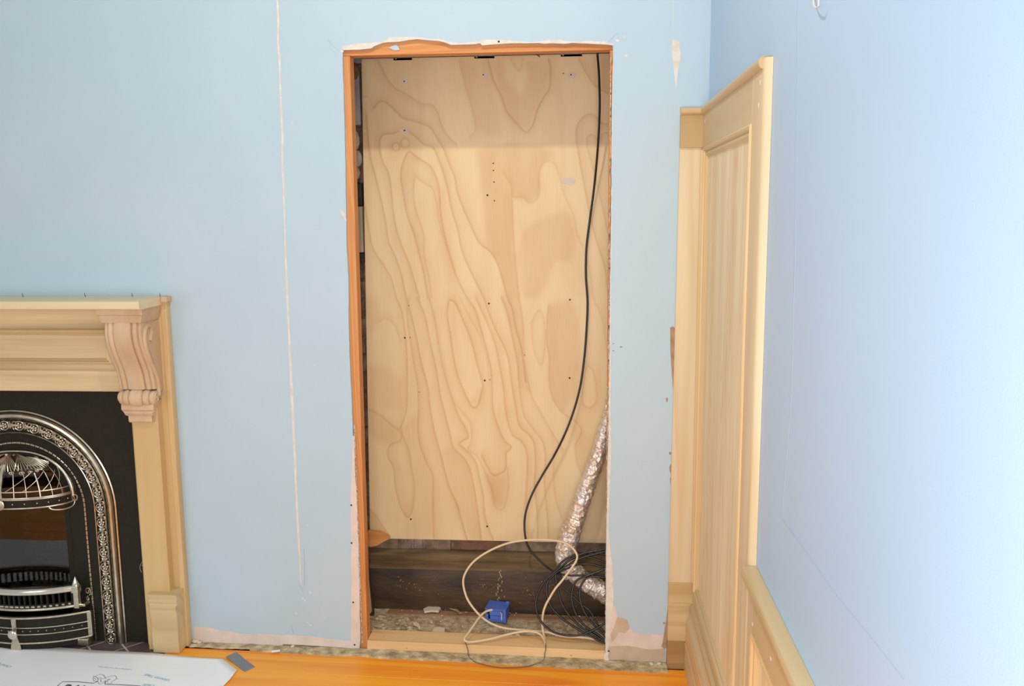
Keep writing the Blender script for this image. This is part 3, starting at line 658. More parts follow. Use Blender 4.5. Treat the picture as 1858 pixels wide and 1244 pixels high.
for a, b_, r_ in ((733.5,147.5,.0028),(877,135.5,.0028),(1036,135.5,.0028),(734,236.5,.0034),(895,296,.0026),(895.5,309,.0026),(896.5,330,.0026),(884.5,354,.004),(897,364,.0026),(887,550.5,.0038),(1034,543.5,.0036),(734.5,612.5,.0036),(744,612,.002),(879.5,690,.0038),(889,688.5,.002),(1033.5,685.5,.0038),(745.5,941.5,.0038),(884,954.5,.0038),(1022,133,.0022),(742,554,.002),(952,644,.002),(761,711,.0016)):
    p = at(a, b_, y=YP-.001); obj('screw', MB().lathe([(.0004,0),(r_,0),(r_,.0006),(r_*.5,.001),(.0004,.001)], (p.x, p.y, p.z), 8, 'y'), M['screw'], PL)
flat = [(667,963),(690,966),(706,975),(706,977.5),(690,986),(684,990),(672,992),(667,990)]
obj('plywood_offcut', MB().prism([at(a,b_,y=.355) for a,b_ in flat], (0,.02,0)), M['header'], label='small tan plywood scrap wedged under the lower left corner of the plywood', category='offcut', bevel=.001)
# ------------------------------------------------------------------ panelling helpers
def xs(z): return .3155 + (.3290-.3155)*(z+.06)/1.99     # left edge of the back-wall strip leans a little
def sbx(mb, y0, y1, z0, z1, x1=.4228):
    return mb.hexa([(xs(z0),y0,z0),(x1,y0,z0),(x1,y1,z0),(xs(z0),y1,z0)],[(xs(z1),y0,z1),(x1,y0,z1),(x1,y1,z1),(xs(z1),y1,z1)])
FZ1 = fz(.38) - .004
CPN = thing('corner_panelling', 'narrow pale wood panelling strip on the back wall beside the corner', 'panelling', (.37,-.01,FZ1))
obj('panel', sbx(MB(), -.014, -.0005, .255, 1.80), M['pop_z'], CPN)
obj('top_rail', sbx(MB(), -.021, -.0005, 1.7985, 1.9075), M['pop_x2'], CPN, bevel=.001)
def capprof(h0, z0, z1, n=7):   # half-round nosing
    zc = (z0+z1)/2; r = (z1-z0)/2
    return [(0.0005,z0),(h0-r*.8,z0)] + [(h0-r*.8+r*.8*math.cos(a), zc+r*math.sin(a)) for a in np.linspace(-math.pi/2, math.pi/2, n)][1:] + [(0.0005,z1)]
cp = capprof(.030, 1.906, 1.931)
obj('cap_moulding', MB().rings([[(x, -h, z) for h, z in cp] for x in (.3285,.4225)]), M['pop_x'], CPN, smooth=40)
obj('bottom_rail', sbx(MB(), -.019, -.0005, .178, .256), M['pop_x'], CPN, bevel=.0015)
bp_ = [(.0005,.105),(.030,.105),(.031,.115),(.0265,.135),(.0245,.15),(.0245,.165),(.027,.170),(.026,.180),(.0005,.181)]
def basecap(): return bp_
obj('base_cap', MB().rings([[(xs(.14), -h, z) for h, z in bp_],[(.4225, -h, z) for h, z in bp_]]), M['pop_x'], CPN, smooth=35)
obj('base_board', sbx(MB(), -.034, -.0005, .036, .108), M['pop_x'], CPN, bevel=.001)
obj('plinth_block', sbx(MB(), -.037, -.0005, FZ1+.002, .040), M['base_dark'], CPN, bevel=.001)
obj('corner_bead', MB().tube([(.4045,-.0235,.262),(.4045,-.0235,1.79)], .0085, 10), M['mould_z'], CPN, smooth=40)
# right wall: face at height h from x=.423
X = lambda h: .423 - h
def rbox(mb, ya, yb, z0, z1, h0, h1): return mb.box(X(h1), X(h0), min(ya,yb), max(ya,yb), z0, z1)
def ring(prof, ya, yb, z0, z1):
    """mitred picture-frame moulding on the right wall; prof = [(inset, height)]"""
    R = [[], [], [], []]
    mb = MB(); loops = []
    for cy, cz, sy, sz in ((ya,z0,-1,1),(yb,z0,1,1),(yb,z1,1,-1),(ya,z1,-1,-1)):
        loops.append([(X(h), cy+sy*d, cz+sz*d) for d, h in prof])
    n = len(prof)
    for i in range(4):
        mb.rings([loops[i], loops[(i+1)%4]], close=True, cap=True)
    return mb
TP = thing('wall_panelling', 'tall pale wood panelling with one upright recessed panel on the side wall', 'panelling', (.40,-.5,FZ1))
YE = -1.024
obj('panel', rbox(MB(), -.05, -.90, .20, 1.80, .0005, .008), M['panel_z'], TP)
obj('top_rail', rbox(MB(), -.022, -.8845, 1.792, 1.909, .0005, .019), M['pop_y'], TP, bevel=.001)
cp = capprof(.030, 1.906, 1.933)
obj('cap_moulding', MB().rings([[(X(h), y, z) for h, z in cp] for y in (-.004, -1.008)]), M['pop_y'], TP, smooth=40)
obj('stile', rbox(MB(), -.022, -.055, .18, 1.7915, .0005, .018), M['mould_z'], TP, bevel=.001)
st = [( -.885,.0005),(-.885,.019),(-1.006,.0195),(-1.016,.0175),(-1.0215,.012),(YE-.001,.0005)]
obj('stile', MB().rings([[(X(h), y, z) for y, h in st] for z in (.18, 1.929)]), M['pop_z'], TP, smooth=35)
obj('bottom_rail', rbox(MB(), -.055, -.885, .178, .236, .0005, .019), M['pop_y'], TP, bevel=.001)
pm = [(0,.006),(0,.021),(.005,.024),(.011,.022),(.015,.015),(.019,.0175),(.025,.0165),(.031,.010),(.034,.0085),(.034,.006)]
def frame_parts(parent, prof, ya, yb, z0, z1, mh, mv):
    n = len(prof); C = [(ya,z0,-1,1),(yb,z0,1,1),(yb,z1,1,-1),(ya,z1,-1,-1)]
    Ls = [[(X(h), cy+sy*d, cz+sz*d) for d, h in prof] for cy, cz, sy, sz in C]
    for i in range(4):
        obj('panel_moulding', MB().rings([Ls[i], Ls[(i+1)%4]]), mh if i % 2 == 0 else mv, parent, smooth=30)
frame_parts(TP, pm, -.052, -.888, .232, 1.797, M['pop_y'], M['mould_z'])
for z, y in ((1.88,-.06),(1.88,-.98),(1.83,-.97),(1.79,-.03),(.245,-.03)):
    obj('filler_dab', MB().ell((X(.0195), y, z), .0012, .004, .006, 8, 4), M['filler'], TP)
DP = thing('dado_panelling', 'low pale wood dado panelling with sloping-away top cap on the side wall', 'panelling', (.40,-2.2,FZ1))
YD = -3.6
obj('panel', rbox(MB(), -1.09, YD, .20, .62, .0005, .008), M['panel_z'], DP)
obj('stile', rbox(MB(), YE-.0015, -1.092, .18, .6975, .0005, .018), M['pop_z'], DP, bevel=.0015)
obj('stile', rbox(MB(), -2.35, -2.47, .18, .600, .0005, .018), M['pop_z'], DP, bevel=.0015)
obj('top_rail', rbox(MB(), -1.0935, YD, .600, .700, .0005, .0195), M['pop_y'], DP, bevel=.0015)
cp2 = [(.0005,.698),(.020,.698),(.022,.704),(.032,.709),(.036,.718),(.037,.730),(.033,.739),(.024,.742),(.0005,.743)]
obj('cap_moulding', MB().rings([[(X(h), y, z) for h, z in cp2] for y in (YE-.002, YD)]), M['pop_y'], DP, smooth=40)
obj('bottom_rail', rbox(MB(), -1.0935, YD, .178, .236, .0005, .0185), M['pop_y'], DP, bevel=.0015)
frame_parts(DP, pm, -1.090, -2.352, .232, .604, M['pop_y2'], M['mould_z'])
frame_parts(DP, pm, -2.468, -3.55, .232, .604, M['pop_y2'], M['mould_z'])
for z, y in ((.70,-1.06),(.63,-1.10),(.65,-1.30),(.715,-1.4)):
    obj('filler_dab', MB().ell((X(.020), y, z), .0012, .008, .005, 8, 4), M['filler'], DP)
BR_ = bpy.data.objects.new('baseboard_right', None); COL.objects.link(BR_); BR_['kind'] = 'structure'
bpr = [(.0005,.105),(.040,.105),(.041,.117),(.034,.133),(.029,.15),(.028,.163),(.031,.169),(.030,.180),(.0005,.181)]
obj('base_cap', MB().rings([[(X(h), y, z) for h, z in bpr] for y in (-.036, YD)]), M['pop_y'], BR_, smooth=35)
obj('base_board', rbox(MB(), -.038, YD, .036, .1052, .0005, .043), M['pop_y2'], BR_, bevel=.001)
obj('base_plinth', rbox(MB(), -.038, YD, FZ1+.001, .0355, .0005, .046), M['pop_y'], BR_, bevel=.001)
# hook on the side wall
ph = at(1478, -6, x=.423)
hp = cat([at(1475.5,-14,x=.420), at(1476,0,x=.4175), at(1477,10,x=.414), at(1481,14,x=.412), at(1485,10,x=.410), at(1485.5,-3,x=.408)], 5)
hk = thing('wall_hook', 'small white wire hook high on the side wall at the top edge of the photo', 'hook', at(1476,-14,x=.4195))
obj('wire', MB().tube(hp, .0017, 8), M['filler'], hk, smooth=60)
obj('base_plate', MB().prism([at(1473,-18,x=.4228),at(1479,-18,x=.4228),at(1479,-8,x=.4228),at(1473,-8,x=.4228)], (-.003,0,0)), M['filler'], hk)
# ------------------------------------------------------------------ cables
def yz(px, py): return .055 + (1160-py)/160*.115
bc = [at(1083,86,y=.10),at(1084,100,y=.16),at(1087,140,y=.22),at(1088,200,y=.27),at(1084.5,270,y=.31),at(1078,340,y=.35),at(1070,400,y=.368),at(1064,450,y=.374),at(1063,500,y=.376),at(1066,548,y=.376),at(1064,600,y=.374),at(1060,650,y=.37),at(1053,700,y=.36),at(1041,745,y=.35),at(1025,787,y=.335),at(1005,827,y=.335),at(984,862,y=.32),at(966,895,y=.30),at(955,925,y=.28),at(951.5,950,y=.26),at(954,978,y=.24),at(962,997,y=.22),at(976,1013,y=.20),at(990,1026,y=.18),at(1006,1037,y=.155)]
BC = thing('black_cable', 'black cable hanging down the plywood and ending in a loose coil beside the foil duct', 'cable', at(1003,1150,z=-.03))
tail = [at(820+x/4.38, 960+y_/4.38, y=yz(0, 960+y_/4.38)) for x, y_ in [(900,362),(1020,365),(1150,342),(1235,305)]]
obj('hanging_run', MB().tube(cat(bc+tail,6), .0042, 8), M['black'], BC, smooth=60)
loops = [
 [(1290,160),(1180,165),(1050,190),(940,240),(840,320),(740,410),(680,520),(668,620),(700,720),(780,800),(880,838),(1000,842),(1100,812),(1240,728)],
 [(1290,185),(1120,200),(1000,240),(850,330),(770,400),(750,480),(768,560),(800,630),(880,710),(980,780),(1090,840),(1240,895)],
 [(1300,225),(1130,190),(1000,200),(900,240),(840,300),(822,360),(842,470),(870,580),(930,680),(1020,770),(1120,830),(1250,885)],
 [(1280,290),(1215,310),(1100,360),(1000,400),(960,470),(955,570),(990,680),(1050,760),(1150,830),(1260,880)],
 [(1280,390),(1215,382),(1100,375),(1040,420),(1015,500),(1030,600),(1080,700),(1150,780),(1260,860)],
 [(1290,290),(1215,262),(1120,228),(1040,215),(960,230),(880,290),(835,350)],
 [(1280,285),(1215,300),(1100,275),(1000,280),(920,310),(830,345)],
 [(820,370),(870,450),(950,520),(1020,590),(1100,650),(1160,760),(1240,840)],
]
for k, lp in enumerate(loops):
    ring_ = k < 5
    if ring_:
        (xa_, ya_), (xb_, yb_) = lp[-1], lp[0]
        lp = lp + [(1420, ya_*.75+yb_*.25), (1470, ya_*.5+yb_*.5), (1420, ya_*.25+yb_*.75)]
    pts = [at(820+x/4.38, 960+y_/4.38, y=max(.045, yz(0, 960+y_/4.38)+(k-3)*.0045)) for x, y_ in lp]
    for p_ in pts:
        p_.z = max(p_.z, (fz(p_.x)+.041) if p_.y < .1 else nz(p_.x)+.006)
    obj('coil_loop', MB().tube(cat(pts, 6, ring_), .0042, 8, closed=ring_), M['black'], BC, smooth=60)
# white cable and blue box
def fl(px, py, h=.0045):       # point lying on the sill / niche floor
    return at(px, py, z=-.026+h-.012) if py > 1150 else at(px, py, z=-.028+h)
WC = thing('white_cable', 'cream cable looping over the sill and into the small blue box', 'cable', at(900,1150,z=-.02))
A1 = [at(893,1106,y=.15),at(884,1108,y=.14),at(876,1113,y=.125),at(868,1122,y=.105),at(857,1138,y=.06),at(846,1153,y=.02),at(842.5,1159,y=.004),at(846,1163,y=.0),at(857,1164,y=.008),at(888,1159,y=.03),at(923,1150,y=.06),at(950,1145,y=.075),at(970,1146,y=.07),at(981,1151,y=.055),at(987,1159,y=.03),at(989.5,1168,y=.0)]
A1 = [Vector((p.x,p.y,max(p.z, fz(p.x)+.0405))) for p in A1]
B1 = [at(1110,1166,y=.05),at(1094,1162,y=.05),at(1060,1156,y=.07),at(1019,1153,y=.08),at(993,1146.5,y=.10),at(957,1143,y=.11),at(930,1141,y=.115),at(907,1137,y=.12),at(885,1127,y=.12),at(866,1111,y=.13),at(848,1086,y=.15),at(840.5,1058,y=.17),at(845,1038,y=.18),at(861,1017,y=.19),at(888,999,y=.20),at(922,985,y=.20),at(957,979.5,y=.20),at(991,979,y=.18),at(1021,983,y=.16),at(1037,992,y=.145),at(1046,1004,y=.135),at(1047,1013,y=.13),at(1042,1023,y=.125),at(1032,1037,y=.115),at(1019,1054,y=.105),at(1008,1067,y=.10),at(998,1083,y=.095),at(989,1100,y=.09),at(985,1115,y=.085),at(984,1133,y=.08),at(986,1148,y=.07),at(989.5,1160,y=.05)]
B1 = [Vector((p.x,p.y,max(p.z, (fz(p.x)+.0405) if p.y < .1 else nz(p.x)+.006))) for p in B1]
obj('cable_run', MB().tube(cat(A1,6), .0045, 8), M['white'], WC, smooth=60)
obj('cable_run', MB().tube(cat(B1,6), .0045, 8), M['white'], WC, smooth=60)
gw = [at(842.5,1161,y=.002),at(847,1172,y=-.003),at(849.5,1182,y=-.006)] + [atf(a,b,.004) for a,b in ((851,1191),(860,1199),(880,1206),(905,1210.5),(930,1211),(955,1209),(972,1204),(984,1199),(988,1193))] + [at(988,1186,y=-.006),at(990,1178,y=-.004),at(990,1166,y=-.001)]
obj('cable_shadow_strand', MB().tube(cat(gw,6), .0016, 6), M['grey'], label='thin dark grey shadow strand standing in for the cream cable shadow, bowing over the sill front onto the dusty floor edge', category='wire')  # dark tube drawn where the cream cable loop throws its shadow
# box: built around its own axes, slightly turned
BX = thing('junction_box', 'small blue plastic electrical box on the niche floor at the end of the cream cable', 'box', (0,0,0))
c = at(898, 1131, z=-.030)
w, d_, h = .082, .075, .052
BX.location = (c.x, c.y+.012, -.030); 
def lb(mb): return mb
def bobj(name, mb, mt, par, **kw):
    o = obj(name, mb, mt, None, **kw); o.parent = par; return o
BX.rotation_euler = (0,0,math.radians(-9))
hw = w/2
body = MB().box(-hw,hw,.003,d_,0,.010).box(-hw,hw,.003,d_,.042,h).box(-hw,-hw+.003,.003,d_,.01,.042).box(hw-.003,hw,.003,d_,.01,.042).box(-hw,hw,d_-.003,d_,.01,.042)
body.box(-hw+.018,hw-.003,.0,.004,.027,.044).box(-hw+.020,hw-.003,.0,.004,.010,.0255).box(-hw,-hw+.012,.001,.004,.0,.033).box(hw-.006,hw+.003,-.002,.004,.0,h+.003).box(hw-.02,hw-.008,.001,.004,.008,.042)
body.box(hw-.012,hw+.0,d_-.01,d_,h,h+.008)
bobj('body', body, M['bluebox'], BX, bevel=.0012)
bobj('lid', MB().box(-hw-.002,hw+.003,-.002,d_+.002,h+.0002,h+.0032), M['bluebox'], BX, bevel=.001)
bobj('hollow', MB().box(-hw+.003,hw-.003,.006,d_-.004,.010,.042), M['dark'], BX)
bobj('clip', MB().box(hw-.016,hw-.012,-.003,.001,.012,.046).box(hw-.020,hw-.012,-.003,.001,.042,.046), M['gyp'], BX)
# foil duct
def sleeve(path, rad, n=26, amp=.004, seed=0, ribs=0):
    P_ = cat(path, 14); mb = MB(); up = Vector((0,-1,0)); Rr = []
    cum = 0
    for i, p in enumerate(P_):
        t = (P_[min(i+1,len(P_)-1)] - P_[max(i-1,0)]).normalized(); up = (up - t*up.dot(t)).normalized(); sd = t.cross(up)
        if i: cum += (p-P_[i-1]).length
        f = i/(len(P_)-1)*(len(rad)-1); k = min(int(f), len(rad)-2); r = rad[k]+(rad[k+1]-rad[k])*(f-k)
        r += ribs*math.sin(cum*420)
        ring = []
        for j in range(n):
            a = 6.2832*j/n; q = (sd*math.cos(a)+up*math.sin(a))
            rr = r + amp*noise.noise((p.x*60+seed+q.x*1.6, p.y*60+q.y*1.6, p.z*60+q.z*1.6)) + amp*.7*noise.noise((p.x*160+q.x*3, q.y*3, p.z*160+q.z*3+seed))
            ring.append(p+q*rr)
        Rr.append(ring)
    return mb.rings(Rr)
FD = thing('foil_duct', 'crinkled silver foil insulated pipe leaning in the right corner of the niche', 'duct', at(1030,1010,y=.2))
up_ = [at(1196,500,y=.33),at(1168,560,y=.33),at(1143,625,y=.33),at(1125,680,y=.33),at(1112,725,y=.325),at(1103,765,y=.32),at(1093,800,y=.312),at(1081,838,y=.303),at(1068,875,y=.293),at(1055,912,y=.283),at(1043,948,y=.274),at(1033,978,y=.267)]
obj('upper_sleeve', sleeve(up_, [.024,.026,.027,.028,.029,.031,.035,.037], amp=.005, ribs=.0012), M['foil'], FD, smooth=30)
obj('elbow_sleeve', sleeve([at(1040,955,y=.272),at(1033,975,y=.267),at(1026,1002,y=.26),at(1029,1025,y=.255),at(1040,1040,y=.25)], [.0385,.040,.041,.039,.037], amp=.006, seed=5), M['foil'], FD, smooth=30)
obj('lower_sleeve', sleeve([at(1030,1024,y=.255),at(1046,1042,y=.25),at(1064,1056,y=.245),at(1084,1067,y=.24),at(1108,1081,y=.235),at(1130,1094,y=.23)], [.036,.036,.036,.038,.040,.040], amp=.007, seed=9), M['foil'], FD, smooth=30)
mb = MB()
for k in range(9):
    a = at(1012+random.uniform(0,34), 985+random.uniform(0,12), y=.218)
    mb.tube([a, a+Vector((random.uniform(-.012,.012),-.004,random.uniform(-.03,.01))), a+Vector((random.uniform(-.02,.02),-.006,random.uniform(-.04,0)))], .0006, 4)
obj('loose_threads', mb, M['whitebd'], FD, kind='stuff')
# ------------------------------------------------------------------ hearth
def clip(poly, x0, x1, y0, y1):
    for ax, v, s in ((0,x0,1),(0,x1,-1),(1,y0,1),(1,y1,-1)):
        out = []
        for i in range(len(poly)):
            a, b = poly[i-1], poly[i]; ia = s*(a[ax]-v) >= 0; ib = s*(b[ax]-v) >= 0
            if ia != ib:
                t = (v-a[ax])/(b[ax]-a[ax]); out.append((a[0]+t*(b[0]-a[0]), a[1]+t*(b[1]-a[1])))
            if ib: out.append(b)
        poly = out
        if not poly: return []
    return poly
HZ = -.043
HE = thing('hearth', 'dark slate tile hearth with pale grout in front of the fireplace, half under the sheet', 'hearth', (-2.1,-.2,HZ-.02))
hx0, hx1, hy0, hy1 = -2.68, -1.562, -.43, -.001
obj('grout_bed', MB().box(hx0,hx1,hy0,hy1,HZ-.018,HZ-.001), M['grout'], HE)
ca, sa = math.cos(math.radians(45)), math.sin(math.radians(45)); S = .104; g = .0035
for i in range(-14, 15):
    for j in range(-14, 15):
        ox, oy = -1.735 + (i*ca - j*sa)*S, -.055 + (i*sa + j*ca)*S
        q = [(ox + (u*ca - v*sa), oy + (u*sa + v*ca)) for u, v in ((g,g),(S-g,g),(S-g,S-g),(g,S-g))]
        q = clip(q, hx0, hx1, hy0, hy1)
        if len(q) < 3: continue
        ar = abs(sum(q[k-1][0]*q[k][1]-q[k][0]*q[k-1][1] for k in range(len(q))))/2
        if ar < 2e-4: continue
        obj('tile', MB().prism([(a, b, HZ-.002) for a, b in q], (0,0,.003)), M['tile'], HE, bevel=.0006)
# ------------------------------------------------------------------ protection sheet with print
SZ = .0045
corner = [atf(0,1163,.012),atf(60,1166,.012),atf(130,1172,.012),atf(200,1178,.012),atf(290,1183,.012),atf(350,1189,.010),atf(404,1194,.006),atf(430,1215,.004),atf(418,1231,.004),atf(404,1245,.004)]
ed = corner[-1] - corner[-3]; 
pts = [Vector((-2.62,.0,-.03))] ; d0 = (corner[1]-corner[0]).normalized()
for q_ in corner:
    if q_.x < -1.85: q_.y = min(q_.y, -.036)
base = [Vector((-3.30,-.125,0)), Vector((-2.60,-.115,0)), Vector((-2.45,-.10,0))] + corner[1:] + [corner[-1] + ed.normalized()*.9]
base[-1] = corner[-1] + Vector((-.06,-.66,0)); far = Vector((-3.30,-.93,-.05)); base += [far]
def sheetz(x, y):     # resting height of the sheet: over the hearth tiles, down to the boards
    return max(fz(x), HZ+.001 if (x < -1.55 and y > hy0) else -9) + .0035
me_mb = MB()
poly = [Vector((p.x, p.y, 0)) for p in base]
# grid-sampled sheet so it can ripple gently
bb = [(p.x, p.y) for p in poly]
def inside(x, y):
    r = False
    for (xa, ya), (xb, yb) in zip(bb, bb[1:]+bb[:1]):
        if (ya > y) != (yb > y) and x < (xb-xa)*(y-ya)/(yb-ya)+xa: r = not r
    return r
bm = bmesh.new()
vs = [bm.verts.new((x, y, 0)) for x, y in bb]; f_ = bm.faces.new(vs)
for k in range(1, 44):
    bmesh.ops.bisect_plane(bm, geom=bm.verts[:]+bm.edges[:]+bm.faces[:], plane_co=(-3.35+k*.05,0,0), plane_no=(1,0,0))
for k in range(1, 26):
    bmesh.ops.bisect_plane(bm, geom=bm.verts[:]+bm.edges[:]+bm.faces[:], plane_co=(0,.02-k*.05,0), plane_no=(0,1,0))
def wz(x, y):
    t = min(1, max(0, (-1.36-x)/.2)); t = t*t*(3-2*t)
    b_ = fz(x)*(1-t) + max(fz(x), HZ+.001)*t
    return b_ + .0045 + .0035*max(0, math.sin((x+1.9)*9+y*6))*t + .0012*noise.noise((x*6, y*6, 3))
for v in bm.verts: v.co.z = wz(v.co.x, v.co.y)
bm.normal_update()
for f_ in bm.faces:
    if f_.normal.z < 0: f_.normal_flip()
me = bpy.data.meshes.new('protection_sheet'); bm.to_mesh(me); bm.free(); me.materials.append(M['paper'])
PS = bpy.data.objects.new('protection_sheet', me); COL.objects.link(PS)
PS['label'] = 'white printed floor protection board lying over the hearth and floorboards'; PS['category'] = 'floor board'
so = PS.modifiers.new('thick', 'SOLIDIFY'); so.thickness = .0012; so.offset = -1
for p in me.polygons: p.use_smooth = True
def onsheet(px, py, h=.0006):
    p = atf(px, py, .012)
    for _ in range(6): p = at(px, py, z=wz(p.x, p.y)+h)
    return p
def drape(o, h):
    for v in o.data.vertices:
        w_ = v.co; w_.z = wz(w_.x, w_.y) + h
def stroke(name, pxs, w, mt, sub=6, closed=False):
    P_ = cat([onsheet(a, b) for a, b in pxs], sub) if sub > 1 else [onsheet(a, b) for a, b in pxs]
    mb = MB(); A_r = []
    for i, p in enumerate(P_):
        t = (P_[min(i+1,len(P_)-1)] - P_[max(i-1,0)]); t.z = 0; t.normalize(); n_ = Vector((-t.y, t.x, 0))
        A_r.append([p + n_*w, p - n_*w])
    mb.rings(A_r, close=False, cap=False)
    return obj(name, mb, mt, PS)
e0 = lambda x, y_: (90+x/10.93, 1214+y_/10.93)
for s_, w in (([(862,135),(905,140),(940,160),(962,190),(955,220),(930,238),(895,232),(868,205),(866,165),(880,140)],.0008),
              ([(885,165),(905,180),(915,205)],.0007),
              ([(905,140),(950,112),(1010,98),(1060,108),(1090,140),(1115,180)],.0008),
              ([(960,205),(965,170),(1000,165),(1040,182),(1080,175),(1105,165),(1160,145),(1230,125),(1290,122),(1320,145),(1325,180),(1290,210),(1240,240),(1225,262)],.0008),
              ([(1325,182),(1365,185)],.0006),
              ([(985,200),(1015,200),(1025,215),(1005,225),(1030,240),(1010,260)],.0008),
              ([(960,230),(965,265),(990,285),(1030,285),(1060,265),(1085,240),(1100,215)],.0008),
              ([(1120,215),(1160,200),(1200,190),(1160,215),(1130,235),(1150,250)],.001),
              ([(1150,275),(1200,278),(1240,268)],.0007)):
    stroke('emblem_line', [e0(*q) for q in s_], w, M['ink'], 5)
stroke('frame_line', [e0(60,390),e0(160,322),e0(258,240),e0(560,245),e0(880,272),e0(920,250),e0(950,228)], .0018, M['ink'], 1)
stroke('frame_line', [e0(1108,232),e0(1098,292),e0(1400,300),e0(1755,322),e0(1800,330)], .0018, M['ink'], 1)
def text(name, s_, p0, p1, height, mt, shear=0, bold=0):
    """flat lettering draped on the sheet between two photo points of its baseline"""
    cu = bpy.data.curves.new(name, 'FONT'); cu.body = s_; cu.size = 1; cu.shear = shear; cu.offset = bold
    to = bpy.data.objects.new(name, cu); COL.objects.link(to)
    dg = bpy.context.evaluated_depsgraph_get(); dg.update()
    me_ = bpy.data.meshes.new_from_object(to.evaluated_get(dg)); bpy.data.objects.remove(to); bpy.data.curves.remove(cu)
    xsv = [v.co.x for v in me_.vertices]; ysv = [v.co.y for v in me_.vertices]
    wdt = max(xsv)-min(xsv); hgt = max(ysv)-min(ysv)
    a = onsheet(*p0); b_ = onsheet(*p1); u = b_-a; u.z = 0; ln_ = u.length; u.normalize(); v_ = Vector((-u.y, u.x, 0))
    for q in me_.vertices:
        X_, Y_ = (q.co.x-min(xsv))/wdt*ln_, (q.co.y-min(ysv))/hgt*height
        p = a + u*X_ + v_*Y_; q.co = (p.x, p.y, wz(p.x, p.y)+.0006)
    me_.materials.clear(); me_.materials.append(mt)
    o = bpy.data.objects.new(name, me_); COL.objects.link(o); o.parent = PS; return o
text('lettering', 'RAM BOARD', (102,1253), (240,1262), .046, M['ink'], .35, .035)
text('small_print', 'ROLL SIZE OF A 100 FT PRODUCT', (178,1209.6), (238,1215.2), .0052, M['ink3'], 0, 0)
text('blue_print', 'SPILL GUARD', (260,1224.5), (305,1235.5), .012, M['ink2'], .3, .02)
text('blue_print', 'SPILL GUARD', (-28,1197), (17,1211), .012, M['ink2'], .3, .02)
text('blue_print', 'SPILL', (257,1243), (280,1245), .012, M['ink2'], .3, .02)
tp = [at(a, b, z=-.0495) for a, b in ((410,1196),(429,1187.5),(463,1211.5),(444,1221))]
mb = MB(); R0 = []
for k in range(9):
    t = k/8; a = tp[0].lerp(tp[3], t); b_ = tp[1].lerp(tp[2], t)
    for q in (a, b_): q.z = (wz(q.x, q.y)+.001 if inside(q.x, q.y) else fz(q.x)+.0015 + .004*max(0, 1-t*1.6)) + .0007*math.sin(t*11)
    R0.append([a, b_, b_-Vector((0,0,.0006)), a-Vector((0,0,.0006))])
mb.rings(R0); obj('duct_tape', mb, M['tape'], label='strip of grey cloth tape holding the sheet corner to the orange boards', category='tape')
